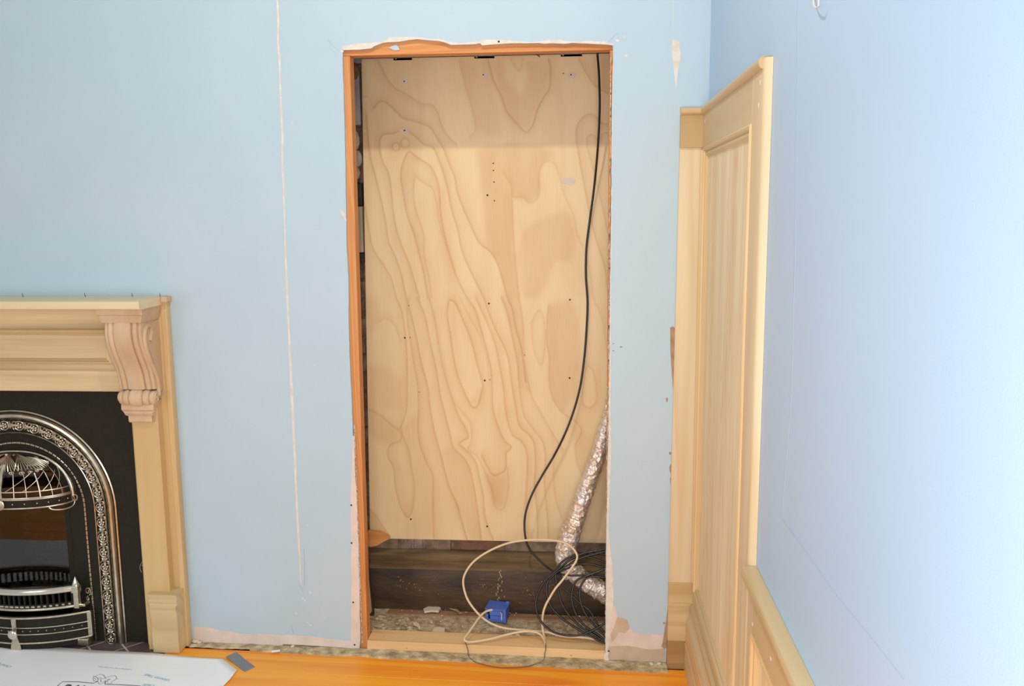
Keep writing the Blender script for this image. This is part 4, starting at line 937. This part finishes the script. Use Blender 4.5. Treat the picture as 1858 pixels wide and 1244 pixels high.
# ------------------------------------------------------------------ mantel
XC = -2.122
def mx_(x): return 2*XC - x
FM = thing('fireplace_mantel', 'pale carved wood fireplace mantel with scrolled corbels left of the doorway', 'mantel', (XC,-.05,-.045))
for side in (0, 1):
    q = (lambda x: x) if side == 0 else mx_
    def bx(mb, x0, x1, y0, y1, z0, z1):
        a, b_ = sorted((q(x0), q(x1))); return mb.box(a, b_, y0, y1, z0, z1)
    zb = -.042
    obj('backing_board', bx(MB(), -1.655,-1.4925,-.030,-.0012, zb+.002, 1.279), M['leg_z'], FM, bevel=.0015)
    obj('edge_strip', bx(MB(), -1.512,-1.4925,-.036,-.0302, zb+.002, 1.255), M['leg_z'], FM, bevel=.002)
    obj('pilaster', bx(MB(), -1.632,-1.535,-.068,-.0305, zb+.002, .90), M['leg_z'], FM, bevel=.002)
    pb = [( -.031,-.038),(-.092,-.038),(-.094,.03),(-.090,.085),(-.094,.120),(-.100,.140),(-.098,.150),(-.094,.153),(-.092,.157),(-.096,.163),(-.098,.170),(-.090,.176),(-.090,.183),(-.097,.187),(-.098,.194),(-.031,.196)]
    xa, xb = q(-1.603), q(-1.502)
    def flare(z): return .004 if z > .15 else 0
    pl = MB().rings([[(xa-(flare(z) if side==0 else -flare(z)), y_, z) for y_, z in pb], [(xb+(flare(z) if side==0 else -flare(z)), y_, z) for y_, z in pb]])
    obj('plinth_block', pl, M['pop_x'], FM, smooth=35)
    # corbel
    CO = bpy.data.objects.new('corbel', None); COL.objects.link(CO); CO.parent = FM; CO.location = Vector((q(-1.59),-.03,1.0)) - wloc(FM)
    prof = cat([(0,-.160,1.222),(0,-.166,1.19),(0,-.163,1.155),(0,-.148,1.115),(0,-.126,1.075),(0,-.107,1.035),(0,-.097,.995),(0,-.093,.972)], 5)
    x0c, x1c = -1.658, -1.526
    U = np.linspace(0, 1, 45)
    def relief(u):
        r = 0
        for a0, a1, hh in ((0,.085,.004),(.10,.24,.010),(.26,.74,.015),(.76,.90,.010),(.915,1,.004)):
            if a0 <= u <= a1:
                t = (u-a0)/(a1-a0)*2-1; r = hh*math.sqrt(max(0, 1-t**4))
                if a0 == .26: r = .008 + .006*math.cos(t*1.5)
        return r
    rows = []
    for i, p in enumerate(prof):
        rows.append([(q(x0c+(x1c-x0c)*u), p.y-relief(u)+.006, p.z) for u in U])
    mb = MB(); mb.rings(rows, close=False, cap=False)
    # closed sides and back
    for xx in (x0c, x1c):
        mb.prism([(q(xx), p.y+.006, p.z) for p in prof] + [(q(xx),-.0305,.972),(q(xx),-.0305,1.222)], ((q(.002)-q(0)) * (1 if xx == x0c else -1), 0, 0))
    obj('scroll_body', mb, M['corbel'], CO, smooth=32)
    ss = cat([(0,-.105,1.150),(0,-.098,1.168),(0,-.090,1.180),(0,-.099,1.200),(0,-.122,1.203),(0,-.140,1.185),(0,-.144,1.155),(0,-.134,1.118),(0,-.114,1.080),(0,-.092,1.045),(0,-.074,1.010),(0,-.066,.975),(0,-.068,.945)], 5)
    for xx, sg in ((x1c, 1), (x0c, -1)):
        off = (q(1)-q(0))*sg
        obj('side_scroll', MB().tube([Vector((q(xx)+off*.001, p.y, p.z)) for p in ss], .0085, 8, flat=1.0), M['corbel'], CO, smooth=50)
        obj('side_panel', MB().prism([(q(xx)-off*.001,-.031,.96),(q(xx)-off*.001,-.066,.96),(q(xx)-off*.001,-.060,1.0),(q(xx)-off*.001,-.075,1.04),(q(xx)-off*.001,-.110,1.12),(q(xx)-off*.001,-.12,1.20),(q(xx)-off*.001,-.031,1.222)], (off*.0025,0,0)), M['corbel'], CO)
    # rolled foot: five rolls side by side
    for a0, a1, rr in ((0,.13,.026),(.13,.30,.031),(.30,.68,.035),(.68,.86,.031),(.86,1,.026)):
        um = (a0+a1)/2; hwid = (a1-a0)/2*(x1c-x0c)*1.02
        n_ = 14; R_ = []
        for t in np.linspace(-1, 1, 9):
            r_ = rr*(.72+.28*math.sqrt(max(0, 1-t**4)))
            R_.append([(q(x0c+(x1c-x0c)*um + t*hwid), -.084 + r_*math.cos(b_)*1.0, .940 + r_*math.sin(b_)) for b_ in [6.2832*k/n_ for k in range(n_)]])
        obj('roll', MB().rings(R_), M['corbel'], CO, smooth=50)
    for xx, sg in ((x1c, 1), (x0c, -1)):
        off = (q(1)-q(0))*sg
        sp = [Vector((q(xx)+off*.002, -.086+.021*(1-k/26)*math.cos(k*.42), .940+.021*(1-k/26)*math.sin(k*.42))) for k in range(24)]
        obj('side_spiral', MB().tube(sp, .0032, 6), M['corbel'], CO, smooth=50)
    ft = [(-.031,.925),(-.092,.925),(-.100,.915),(-.101,.898),(-.094,.892),(-.097,.885),(-.092,.876),(-.086,.872),(-.085,.852),(-.080,.846),(-.031,.846)]
    def taper(z): return .006 if z > .89 else .014 if z > .874 else .022
    obj('foot_block', MB().rings([[(q(x0c+taper(z)), y_, z) for y_, z in ft],[(q(x1c-taper(z)), y_, z) for y_, z in ft]]), M['corbel'], CO, smooth=30)
    cpp = [(-.031,1.270),(-.176,1.270),(-.178,1.262),(-.176,1.250),(-.170,1.247),(-.172,1.236),(-.168,1.222),(-.031,1.222)]
    def tp2(z): return -.016 if z > 1.248 else -.010 if z > 1.23 else -.004
    obj('cap_block', MB().rings([[(q(x0c+tp2(z)), y_, z) for y_, z in cpp],[(q(x1c-tp2(z)), y_, z) for y_, z in cpp]]), M['corbel'], CO, smooth=30)
hl, hr = mx_(-1.6555), -1.6555
obj('header_board', MB().box(hl, hr, -.047, -.0012, .953, 1.2695), M['header_x'], FM, bevel=.001)
pf = [(0,.0),(0,.010),(.005,.013),(.010,.012),(.014,.007),(.018,.009),(.021,.006),(.022,.0)]
pxr, pxl, pz0, pz1 = -1.698, mx_(-1.698), 1.055, 1.183
Ls = [[(cx_+sx*d, -.0472-h, cz+sz*d) for d, h in pf] for cx_, cz, sx, sz in ((pxl,pz0,1,1),(pxr,pz0,-1,1),(pxr,pz1,-1,-1),(pxl,pz1,1,-1))]
for i in range(4): obj('panel_moulding', MB().rings([Ls[i], Ls[(i+1)%4]]), M['pop_x'] if i % 2 == 0 else M['mould_z'], FM, smooth=30)
obj('frieze_panel', MB().box(pxl+.02, pxr-.02, -.0515, -.0472, pz0+.02, pz1-.02), M['header_x'], FM)
obj('shelf_moulding', MB().rings([[(x, a, b_) for a, b_ in ((-.0475,1.262),(-.052,1.262),(-.058,1.266),(-.068,1.2698),(-.0475,1.2698))] for x in (mx_(-1.677),-1.677)]), M['pop_x2'], FM, smooth=35)
sh = [(-.0012,1.2705),(-.195,1.2705),(-.200,1.2735),(-.200,1.297),(-.197,1.2995),(-.0012,1.2995)]
obj('shelf', MB().rings([[(x, a, b_) for a, b_ in sh] for x in (mx_(-1.507), -1.507)]), M['shelf'], FM, smooth=30)
for x in (-1.4835, mx_(-1.4835)):
    xi = -1.5065 if x > XC else mx_(-1.5065)
    obj('shelf_return', MB().box(min(x,xi), max(x,xi), -.046, -.0012, 1.2795, 1.2995), M['corbel'], FM, bevel=.003)
for a, b_ in ((42,537),(155,536.5),(240.5,534.5),(291,534.5)):
    p = at(a, b_, y=-.03); p.z = 1.2995
    obj('nail', MB().tube([(p.x,p.y,p.z-.002),(p.x-.003,p.y,p.z+.014)], [.0016,.0007], 6), M['nail'], FM)
# ------------------------------------------------------------------ cast iron insert
FI = thing('fireplace_insert', 'black cast iron arched fireplace insert with silver mouldings inside the wooden mantel', 'fireplace', (XC,-.02,-.04))
ZC = .498; ZB = -.039
def arch(r, n=40, zb=ZB, w=None):
    P_ = [(XC+r, zb)] + [(XC+r, zb+(ZC-zb)*k/6) for k in range(1, 6)]
    P_ += [(XC+r*math.cos(a), ZC+r*math.sin(a)) for a in np.linspace(0, math.pi, n)]
    P_ += [(XC-r, zb+(ZC-zb)*k/6) for k in range(5, 0, -1)] + [(XC-r, zb)]
    return P_
def sweep_arch(prof, zb=ZB, n=48):
    """prof: (radius, height towards the room) cross-section swept along the arch"""
    loops = [[(x, -.012-h, z) for x, z in arch(r, n, zb)] for r, h in prof]
    k = len(loops[0]); return MB().rings([[loops[j][i] for j in range(len(prof))] for i in range(k)])
# plate with arched hole: built from two rings
RI = .186
oz1, ox = .952, .466
outer = []
for x, z in arch(RI, 40):
    dx, dz = x-XC, z-ZC
    if z <= ZC: outer.append((XC + math.copysign(ox, dx), z))
    else:
        k = min(ox/abs(dx) if abs(dx) > 1e-6 else 9, (oz1-ZC)/dz if dz > 1e-6 else 9); outer.append((XC+dx*k, ZC+dz*k))
inner = arch(RI, 40)
mb = MB().rings([[(a[0],-.012,a[1]),(b_[0],-.012,b_[1]),(b_[0],-.0015,b_[1]),(a[0],-.0015,a[1])] for a, b_ in zip(inner, outer)])
obj('plate', mb, M['castiron'], FI)
arcs = [('outer_moulding','silver',[(.375,.0),(.375,.006),(.371,.009),(.367,.007),(.366,.010),(.361,.017),(.354,.019),(.349,.016),(.347,.010),(.345,.012),(.342,.010),(.341,.0)]),
        ('ornate_band','silver2',[(.338,.0),(.337,.006),(.331,.014),(.320,.018),(.309,.014),(.303,.006),(.302,.0)]),
        ('thin_moulding','silver',[(.2925,.0),(.292,.006),(.2895,.008),(.287,.006),(.2865,.0)])]
for nm, mm, pr in arcs: obj(nm, sweep_arch(pr), M[mm], FI, smooth=30)
for r_ in (.3685,.3465,.3395): obj('dark_line', sweep_arch([(r_+.0012,.006),(r_+.0012,.0125 if r_ < .36 and r_ > .34 else .0095),(r_-.0012,.0125 if r_ < .36 and r_ > .34 else .0095),(r_-.0012,.006)]), M['castiron'], FI)
# beaded line: separate little bars round the arch
ap = arch(.249, 60); P3 = [Vector((x, -.0135, z)) for x, z in ap]
cum = [0]
for a, b_ in zip(P3, P3[1:]): cum.append(cum[-1]+(b_-a).length)
def along(P_, cum_, s_):
    for i in range(len(cum_)-1):
        if s_ <= cum_[i+1] or i == len(cum_)-2:
            t = (s_-cum_[i])/max(1e-9, cum_[i+1]-cum_[i]); return P_[i].lerp(P_[i+1], t), (P_[i+1]-P_[i]).normalized()
bead_me = None; n_b = int(cum[-1]/.0185)
for k in range(n_b):
    p, t = along(P3, cum, (k+.5)*cum[-1]/n_b)
    ang = math.atan2(t.z, t.x)
    if bead_me is None:
        o = obj('bead', MB().box(-.0082,.0082,-.0035,.0015,-.0033,.0033), M['silver']); o.parent = FI; bead_me = o.data
        b0 = o.modifiers.new('edge','BEVEL'); b0.width = .0012; b0.segments = 1
        base_b = o
    else:
        o = base_b.copy(); COL.objects.link(o); o.parent = FI
    o.location = p - FI.location; o.rotation_euler = (0, -ang, 0)
# relief motifs on the ornate band: rosettes alternating with leaf sprays
def rosette():
    mb = MB()
    for k in range(5):
        a = 6.283*k/5; mb.ell((.0068*math.cos(a), -.002, .0068*math.sin(a)), .0042, .003, .0042, 7, 4)
    return mb.ell((0,-.0035,0), .0032, .003, .0032, 7, 4)
def rosette_ring():
    return MB().tube([(.0145*math.cos(a), -.0005, .0145*math.sin(a)) for a in np.linspace(.5, 5.2, 16)], .0018, 5)
def spray():
    mb = MB()
    for k in range(-3, 4):
        a = k*.33; mb.tube(cat([(0,-.001,-.008),(.006*math.sin(a),-.0035,.001),(.013*math.sin(a*1.1),-.001,.009*math.cos(a)+.001)],3), [.0012,.0014,.0016,.0016,.0014,.0012,.0006], 5)
    mb.tube([(.010*math.cos(a)*(1-a/9)+.004, -.001, -.010+.008*math.sin(a)*(1-a/9)) for a in np.linspace(0, 5, 14)], .0015, 5)
    mb.tube([(-.010*math.cos(a)*(1-a/9)-.004, -.001, -.010+.008*math.sin(a)*(1-a/9)) for a in np.linspace(0, 5, 14)], .0015, 5)
    return mb
def darkbed():
    return MB().lathe([(.0005,.0),(.0155,.0),(.0155,.0012),(.0005,.0012)], (0,.0012,0), 14, 'y')
protos = {}
ap = arch(.320, 60); P3 = [Vector((x, -.0295, z)) for x, z in ap]; cum = [0]
for a, b_ in zip(P3, P3[1:]): cum.append(cum[-1]+(b_-a).length)
nm_ = int(cum[-1]/.029)
for k in range(nm_):
    p, t = along(P3, cum, (k+.5)*cum[-1]/nm_); ang = math.atan2(t.z, t.x)
    kinds = ('motif_bed','rosette','rosette_curl') if k % 2 == 0 else ('motif_bed','leaf_spray',)
    for kd in kinds:
        if kd not in protos:
            mk = {'motif_bed': darkbed, 'rosette': rosette, 'rosette_curl': rosette_ring, 'leaf_spray': spray}[kd]()
            o = obj(kd, mk, M['castiron'] if kd == 'motif_bed' else M['silver'], smooth=60); o.parent = FI; protos[kd] = o
        else:
            o = protos[kd].copy(); COL.objects.link(o); o.parent = FI
        o.location = p - FI.location; o.rotation_euler = (0, -ang + (math.pi/2 if kd == 'leaf_spray' else 0), 0); o.scale = (1.18,1.1,1.18) if kd != 'motif_bed' else (1,1,1)
# firebox behind the arch
FB = bpy.data.objects.new('firebox', None); COL.objects.link(FB); FB.parent = FI; FB.location = (0,.2,0)
obj('shell', MB().box(-2.36,-2.34,.0,.30,-.039,.74).box(-1.904,-1.884,.0,.30,-.039,.74).box(-2.36,-1.884,.0,.30,.72,.74).box(-2.36,-1.884,.285,.30,-.039,.74).box(-2.36,-1.884,.0,.30,-.0395,-.03), M['flame_joint'], FB)
zz = -.02; c_ = 0
while zz < .70:
    xx = -2.335 - (.05 if c_ % 2 else 0)
    while xx < -1.91:
        a, b_ = max(xx, -2.335), min(xx+.096, -1.909)
        if b_-a > .015: obj('firebox_brick', MB().box(a, b_, .278, .290, zz, zz+.034), M['flame_brick'], FB)
        xx += .100
    zz += .0385; c_ += 1
for k in range(26):
    obj('coal', MB().ell((XC+random.uniform(-.16,.16), .10+random.uniform(-.05,.06), .135+random.uniform(0,.03)), random.uniform(.015,.03), random.uniform(.015,.025), random.uniform(.012,.022), 7, 5, Matrix.Rotation(random.uniform(0,6),3,'Z')), M['coal'], FB)
obj('coal_tray', MB().box(XC-.185, XC+.185, .03, .18, .10, .125), M['castiron'], FB)
gl = arch(.186, 30, -.03); obj('glass_pane', MB().prism([(x, -.001, z) for x, z in gl], (0,.004,0)), M['glass'], FI)
for a in (1, -1): obj('opening_rim', MB().rings([[(XC+a*RI,-.013,z0),(XC+a*(RI-.02),-.013,z0),(XC+a*(RI-.02),-.0015,z0),(XC+a*RI,-.0015,z0)] for z0 in (-.035,.52)]), M['castiron'], FI)
# hood
HD = bpy.data.objects.new('hood', None); COL.objects.link(HD); HD.parent = FI; HD.location = Vector((XC,-.03,.53)) - FI.location
HA, HB, HH = .214, .105, .162     # half width, bulge, height
H0 = .549
def hs(u, v, e=0):
    """surface of the hood: u -1..1 across at the rim, v 0 rim .. 1 apex"""
    th = u*math.pi/2
    wv = math.cos(v*math.pi/2)**.85 if v < 1 else 0
    x = XC + (HA+e)*math.sin(th)*wv
    y = -.016 - (HB+e)*math.cos(th)*(math.cos(v*math.pi/2)**.75 if v < 1 else 0) - .012*(1-v)
    return Vector((x, y-.004, H0 + (HH+e)*math.sin(v*math.pi/2)))
vt = .43
ul = lambda v: .66+.34*min(1, (v-vt)/.38)
rows = [[hs(u*ul(v), v + (.10*abs(u)**3 if v == vt else 0)) for u in np.linspace(-1, 1, 41)] for v in np.linspace(vt, .995, 14)]
rows2 = [[p+Vector((0,.006,-.003)) for p in r] for r in rows]
mb = MB().rings(rows, close=False, cap=False).rings(rows2, close=False, cap=False).rings([rows[0], rows2[0]], close=False, cap=False)
obj('crown', mb, M['antique'], HD, smooth=60)
mb = MB()
# fans over the crown
for cu_, base_v, spread, ln_, dr in ((0,.93,.85,.28,1),(-.42,.90,.5,.24,1),(.42,.90,.5,.24,1),(-.72,.82,.42,.18,1),(.72,.82,.42,.18,1)):
    pass
def fan(cu, cv, tilt, half, length, nn):
    out = []
    for k in range(nn):
        a = tilt + (k/(nn-1)*2-1)*half
        path = [hs(cu + math.sin(a)*length*t*1.7, cv - math.cos(a)*length*t, .0025+.003*math.sin(t*3.14)) for t in np.linspace(.04, 1, 6)]
        out.append(path)
    return out
for fi, (cu, cv, tilt, half, ln_, nn) in enumerate(((0,.94,0,.36,.46,13),(.30,.93,.18,.34,.44,10),(-.30,.93,-.18,.34,.44,10),(.52,.80,.25,.55,.30,10),(-.52,.80,-.25,.55,.30,10))):
    mb = MB()
    for path in fan(cu, cv, tilt, half, ln_, nn): mb.tube(path, [.0006,.0012,.0016,.002,.0022,.0012], 5)
    obj('shell_fan', mb, M['silver'], HD, smooth=60)
def curl(cu, cv, r, turns=1.3, sg=1, e=.003):
    return [hs(cu + sg*r*(1-t*.85)*math.cos(t*6.283*turns)*1.35, cv + r*(1-t*.85)*math.sin(t*6.283*turns), e) for t in np.linspace(0, 1, 16)]
for sg in (1, -1):
    for cu, cv, r in ((.66,.60,.055),(.74,.72,.040),(.52,.48,.032),(.40,.46,.028),(.28,.45,.032),(.60,.50,.026),(.14,.455,.030),(.15,.86,.04)):
        obj('scroll_curl', MB().tube(curl(sg*cu, cv, r, 1.4, sg), .0020, 5), M['silver'], HD, smooth=60)
# rim arc along the top edge, down to feet
def edge(s_, u): return hs(u, s_, .004)
for sg in (1, -1):
    p_ = [hs(sg*1.0, v, .004) for v in np.linspace(0, .97, 18)] + [hs(0, .999, .004)]
    obj('edge_moulding', MB().tube(p_, [.0075]*6+[.006]*13, 8), M['silver'], HD, smooth=60)
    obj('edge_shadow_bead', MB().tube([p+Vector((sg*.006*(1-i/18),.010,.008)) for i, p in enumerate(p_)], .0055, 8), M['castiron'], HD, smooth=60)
    f0 = hs(sg*1.0, 0, .004)
    obj('foot_scroll', MB().tube([f0+Vector((sg*(.010+.014*(1-t*.8)*math.cos(t*8+2.6)),-.004,-.002+.018*(1-t*.8)*math.sin(t*8+2.6))) for t in np.linspace(0,1,18)], .0030, 6), M['silver'], HD, smooth=60)
# lattice
def hline(u0, v0, u1, v1, r, mm='silver', nm='lattice_bar', e=0):
    return obj(nm, MB().tube([hs(u0+(u1-u0)*t, v0+(v1-v0)*t, e) for t in np.linspace(0,1,8)], r, 6), M[mm], HD, smooth=60)
for u in (-.78,-.62,-.46,-.30,-.16,.16,.30,.46,.62,.78): 
    hline(u, .08, u*1.0, vt+.02 if abs(u) < .6 else .56, .0016 if abs(u) != .46 else .0032)
for u in (.06,.26,.50,.70): 
    for sg in (1,-1): hline(sg*u, .17, sg*(u+.34 if u < .6 else .97), vt+.02 if u < .6 else .48, .0015)
mb = MB()
obj('rail', MB().tube([hs(u, .165, .001) for u in np.linspace(-.93,.93,30)], .0024, 6), M['silver'], HD, smooth=60)
obj('rail', MB().tube([hs(u, .075, .002) for u in np.linspace(-.95,.95,30)], .0028, 6), M['silver'], HD, smooth=60)
obj('rail', MB().tube([hs(u, .055, .002) for u in np.linspace(-.95,.95,30)], .0022, 6), M['silver'], HD, smooth=60)
U_ = np.linspace(-.985, .985, 33)
band = lambda z0, z1, e0_, e1_: MB().rings([[hs(u,0,e0_)+Vector((0,0,z0)), hs(u,0,e0_)+Vector((0,0,z1)), hs(u,0,e1_)+Vector((0,0,z1)), hs(u,0,e1_)+Vector((0,0,z0))] for u in U_])
obj('rim_band', band(-.018, .016, .001, -.003), M['castiron'], HD, smooth=30)
obj('rim_edge', MB().tube([hs(u,0,.002)+Vector((0,0,-.018)) for u in U_], .0034, 8), M['silver'], HD, smooth=60)
for u in (-.86,-.70,-.55,-.41,-.27,-.14,.14,.27,.41,.55,.70,.86):
    obj('rivet', MB().ell(hs(u,0,.002)+Vector((0,0,-.002)), .0026,.002,.0026,7,4), M['silver'], HD)
# central post with clover plate
c0_ = hs(0,0,.004)
obj('centre_post', MB().rings([[hs(0,v,.004)+Vector((dx,0,0)) for dx in (-w_,w_)] + [hs(0,v,-.004)+Vector((dx,0,0)) for dx in (w_,-w_)] for v, w_ in ((.04,.011),(.2,.007),(.45,.006),(.62,.008))]), M['silver'], HD, bevel=.001)
obj('clover_plate', MB().ell(c0_+Vector((0,-.002,-.003)), .020,.004,.021,14,6), M['silver2'], HD, smooth=60)
for a in range(4): obj('clover_leaf', MB().ell(c0_+Vector((.007*math.cos(a*math.pi/2),-.0065,-.003+.007*math.sin(a*math.pi/2))), .0042,.002,.0042,7,4), M['silver'], HD)
for sg in (1,-1):
    pa = [hs(sg*.55,0,.002)+Vector((0,0,-.022)), hs(sg*.60,0,.004)+Vector((0,0,-.032)), hs(sg*.75,0,.004)+Vector((0,0,-.038)), hs(sg*.92,0,.006)+Vector((0,0,-.036)), hs(sg*1.0,0,.008)+Vector((0,0,-.025)), hs(sg*1.0,0,.008)+Vector((0,0,-.010))]
    obj('air_slide', MB().tube(cat(pa,5), .0034, 7), M['silver'], HD, smooth=60)
# ------------------------------------------------------------------ fender basket and ash pan
FE = bpy.data.objects.new('grate_front', None); COL.objects.link(FE); FE.parent = FI; FE.location = Vector((XC,-.08,.1)) - FI.location
def bow(x_, y_end, y_mid, hw_): return y_end + (y_mid-y_end)*(1-(x_/hw_)**2)
XR = .212
xsr = np.linspace(-XR, XR, 41)
by = lambda x_: bow(x_, -.060, -.112, XR)
def rail(zc, ry, rz, mm, nm, yoff=0, xl=XR, fn=by):
    R_ = []
    for x_ in np.linspace(-xl, xl, 41):
        R_.append([(XC+x_, fn(x_)+yoff+ry*math.cos(a), zc+rz*math.sin(a)) for a in [6.2832*k/12 for k in range(12)]])
    return obj(nm, MB().rings(R_), M[mm], FE, smooth=50)
rail(.197, .014, .0145, 'chrome', 'top_rail')
rail(.126, .006, .006, 'silver', 'lower_rail')
R_ = []
for x_ in xsr: R_.append([(XC+x_, by(x_)-.002, .130),(XC+x_, by(x_)-.003, .146),(XC+x_, by(x_)+.002, .146),(XC+x_, by(x_)+.002, .130)])
obj('dash_band', MB().rings(R_), M['castiron'], FE)
sb_ = None
for k in range(21):
    x_ = -XR+.012 + k*(2*XR-.024)/20
    obj('bar', MB().box(XC+x_-.0028, XC+x_+.0028, by(x_)-.002, by(x_)+.006, .146, .186), M['castiron'], FE)
    if k < 20:
        xm = x_ + (XR-.012)/20; y_ = by(xm)-.0035
        obj('dash', MB().box(XC+xm-.0075, XC+xm+.0075, y_, y_+.002, .135, .1415), M['silver'], FE)
for sg in (1,-1):
    x_ = XC+sg*(XR+.004); yy = -.062
    obj('end_post', MB().box(x_-.010, x_+.010, yy-.008, yy+.010, .118, .182), M['silver'], FE, bevel=.002)
    obj('post_block', MB().box(x_-.0145, x_+.0145, yy-.014, yy+.014, .180, .206), M['silver'], FE, bevel=.004)
    obj('finial', MB().lathe([(.0158,0),(.0162,.003),(.013,.006),(.009,.018),(.004,.030),(.0006,.037)], (x_, yy, .2055), 16), M['chrome'], FE, smooth=50)
    obj('bracket', MB().box(min(x_,x_+sg*.026), max(x_,x_+sg*.026), -.055, -.018, .118, .130), M['silver'], FE, bevel=.003)
    obj('scroll_bracket', MB().tube([(x_+sg*(.026+.013*(1-t*.75)*math.cos(t*8.5-1.2)), -.028, .170+.017*(1-t*.75)*math.sin(t*8.5-1.2)) for t in np.linspace(0,1,22)], .0032, 6), M['silver'], FE, smooth=60)
    obj('scroll_bracket', MB().tube([(x_+sg*(.024+.008*(1-t*.75)*math.cos(t*7+1.6)), -.028, .140+.009*(1-t*.75)*math.sin(t*7+1.6)) for t in np.linspace(0,1,16)], .0028, 6), M['silver'], FE, smooth=60)
AP = bpy.data.objects.new('ash_pan_cover', None); COL.objects.link(AP); AP.parent = FI; AP.location = Vector((XC,-.1,.05)) - FI.location
XA = .256
ay = lambda x_: bow(x_, -.040, -.118, XA)
def arail(z0, z1, y0, y1, mm, nm, xl=XA):
    return obj(nm, MB().rings([[(XC+x_, ay(x_)+y0, z0),(XC+x_, ay(x_)+y0, z1),(XC+x_, ay(x_)+y1, z1),(XC+x_, ay(x_)+y1, z0)] for x_ in np.linspace(-xl, xl, 41)]), M[mm], AP, smooth=30, bevel=.001)
arail(-.028, .094, -.002, .004, 'castiron', 'pan_face')
arail(.094, .101, -.008, .004, 'silver', 'pan_line')
arail(.056, .060, -.006, -.002, 'silver', 'pan_line')
arail(.030, .034, -.006, -.002, 'silver', 'pan_line')
arail(-.004, .002, -.010, .004, 'silver', 'pan_line')
for k in range(17):
    x_ = -XA+.03 + k*(2*XA-.06)/16
    if abs(x_) < .02: continue
    obj('rivet', MB().ell((XC+x_, ay(x_)-.0035, .045), .0026,.002,.0026,7,4), M['silver'], AP)
for sg in (1,-1):
    x_ = XC+sg*(XA-.006)
    obj('end_strip', MB().box(x_-.009, x_+.009, -.050, -.036, -.002, .096), M['silver'], AP, bevel=.002)
    obj('foot', MB().box(min(x_-sg*.10,x_), max(x_-sg*.10,x_), -.068, -.040, -.033, -.006), M['silver2'], AP, bevel=.004)
obj('centre_strap', MB().rings([[(XC-w_, ay(0)-.010, z),(XC+w_, ay(0)-.010, z),(XC+w_, ay(0)-.002, z),(XC-w_, ay(0)-.002, z)] for z, w_ in ((-.031,.021),(-.010,.019),(.02,.010),(.05,.008),(.098,.010))]), M['silver'], AP, bevel=.0015)
obj('knob', MB().lathe([(.006,0),(.008,.006),(.016,.009),(.018,.014),(.014,.018),(.005,.019),(.0005,.019)], (XC, ay(0)-.010, .040), 18, 'y'), M['chrome'], AP, smooth=50)
# little wire twist tied beside the leg
wt = cat([at(257,1038,y=-.035),at(254,1030,y=-.04),at(256,1022,y=-.045),at(260,1018,y=-.05),at(258,1026,y=-.05),at(262,1024,y=-.055),at(268,1016,y=-.055)],5)
obj('wire_scrap', MB().tube(wt, .0008, 5), M['whitebd'], label='tiny pale wire scrap caught between the black plate and the mantel leg', category='wire')
# rubble by the mantel leg
for k, (a, b_, s_, lab) in enumerate(((356,1166,.012,'pale plaster lump at the foot of the mantel leg against the wall'),(362,1168,.008,'smaller plaster lump just right of the pale lump by the mantel leg'),(1182,1207,.008,'small white chip under the wall edge near the corner panelling'),(1196,1206,.007,'second white chip under the wall edge, closest to the corner panelling'),(531,1175,.007,'tiny whitish crumb under the wall edge between mantel and doorway'))):
    p = atf(a, b_, 0); p.y = min(p.y, -.008)
    obj('plaster_lump', MB().ell((p.x, p.y, fz(p.x)+.004+s_*.45), s_*1.3, s_, s_*.55, 7, 5, Matrix.Rotation(k,3,'Z')), M['chip'], label=lab, category='plaster')
tg = [atf(a,b_,.007) for a,b_ in ((493,1180),(508,1178.5),(508,1181.5),(493,1183.5))]
obj('paper_tag', MB().prism(tg, (0,0,.0008)), M['paper'], label='tiny white paper tag lying on the mortar strip below the wall', category='tag')
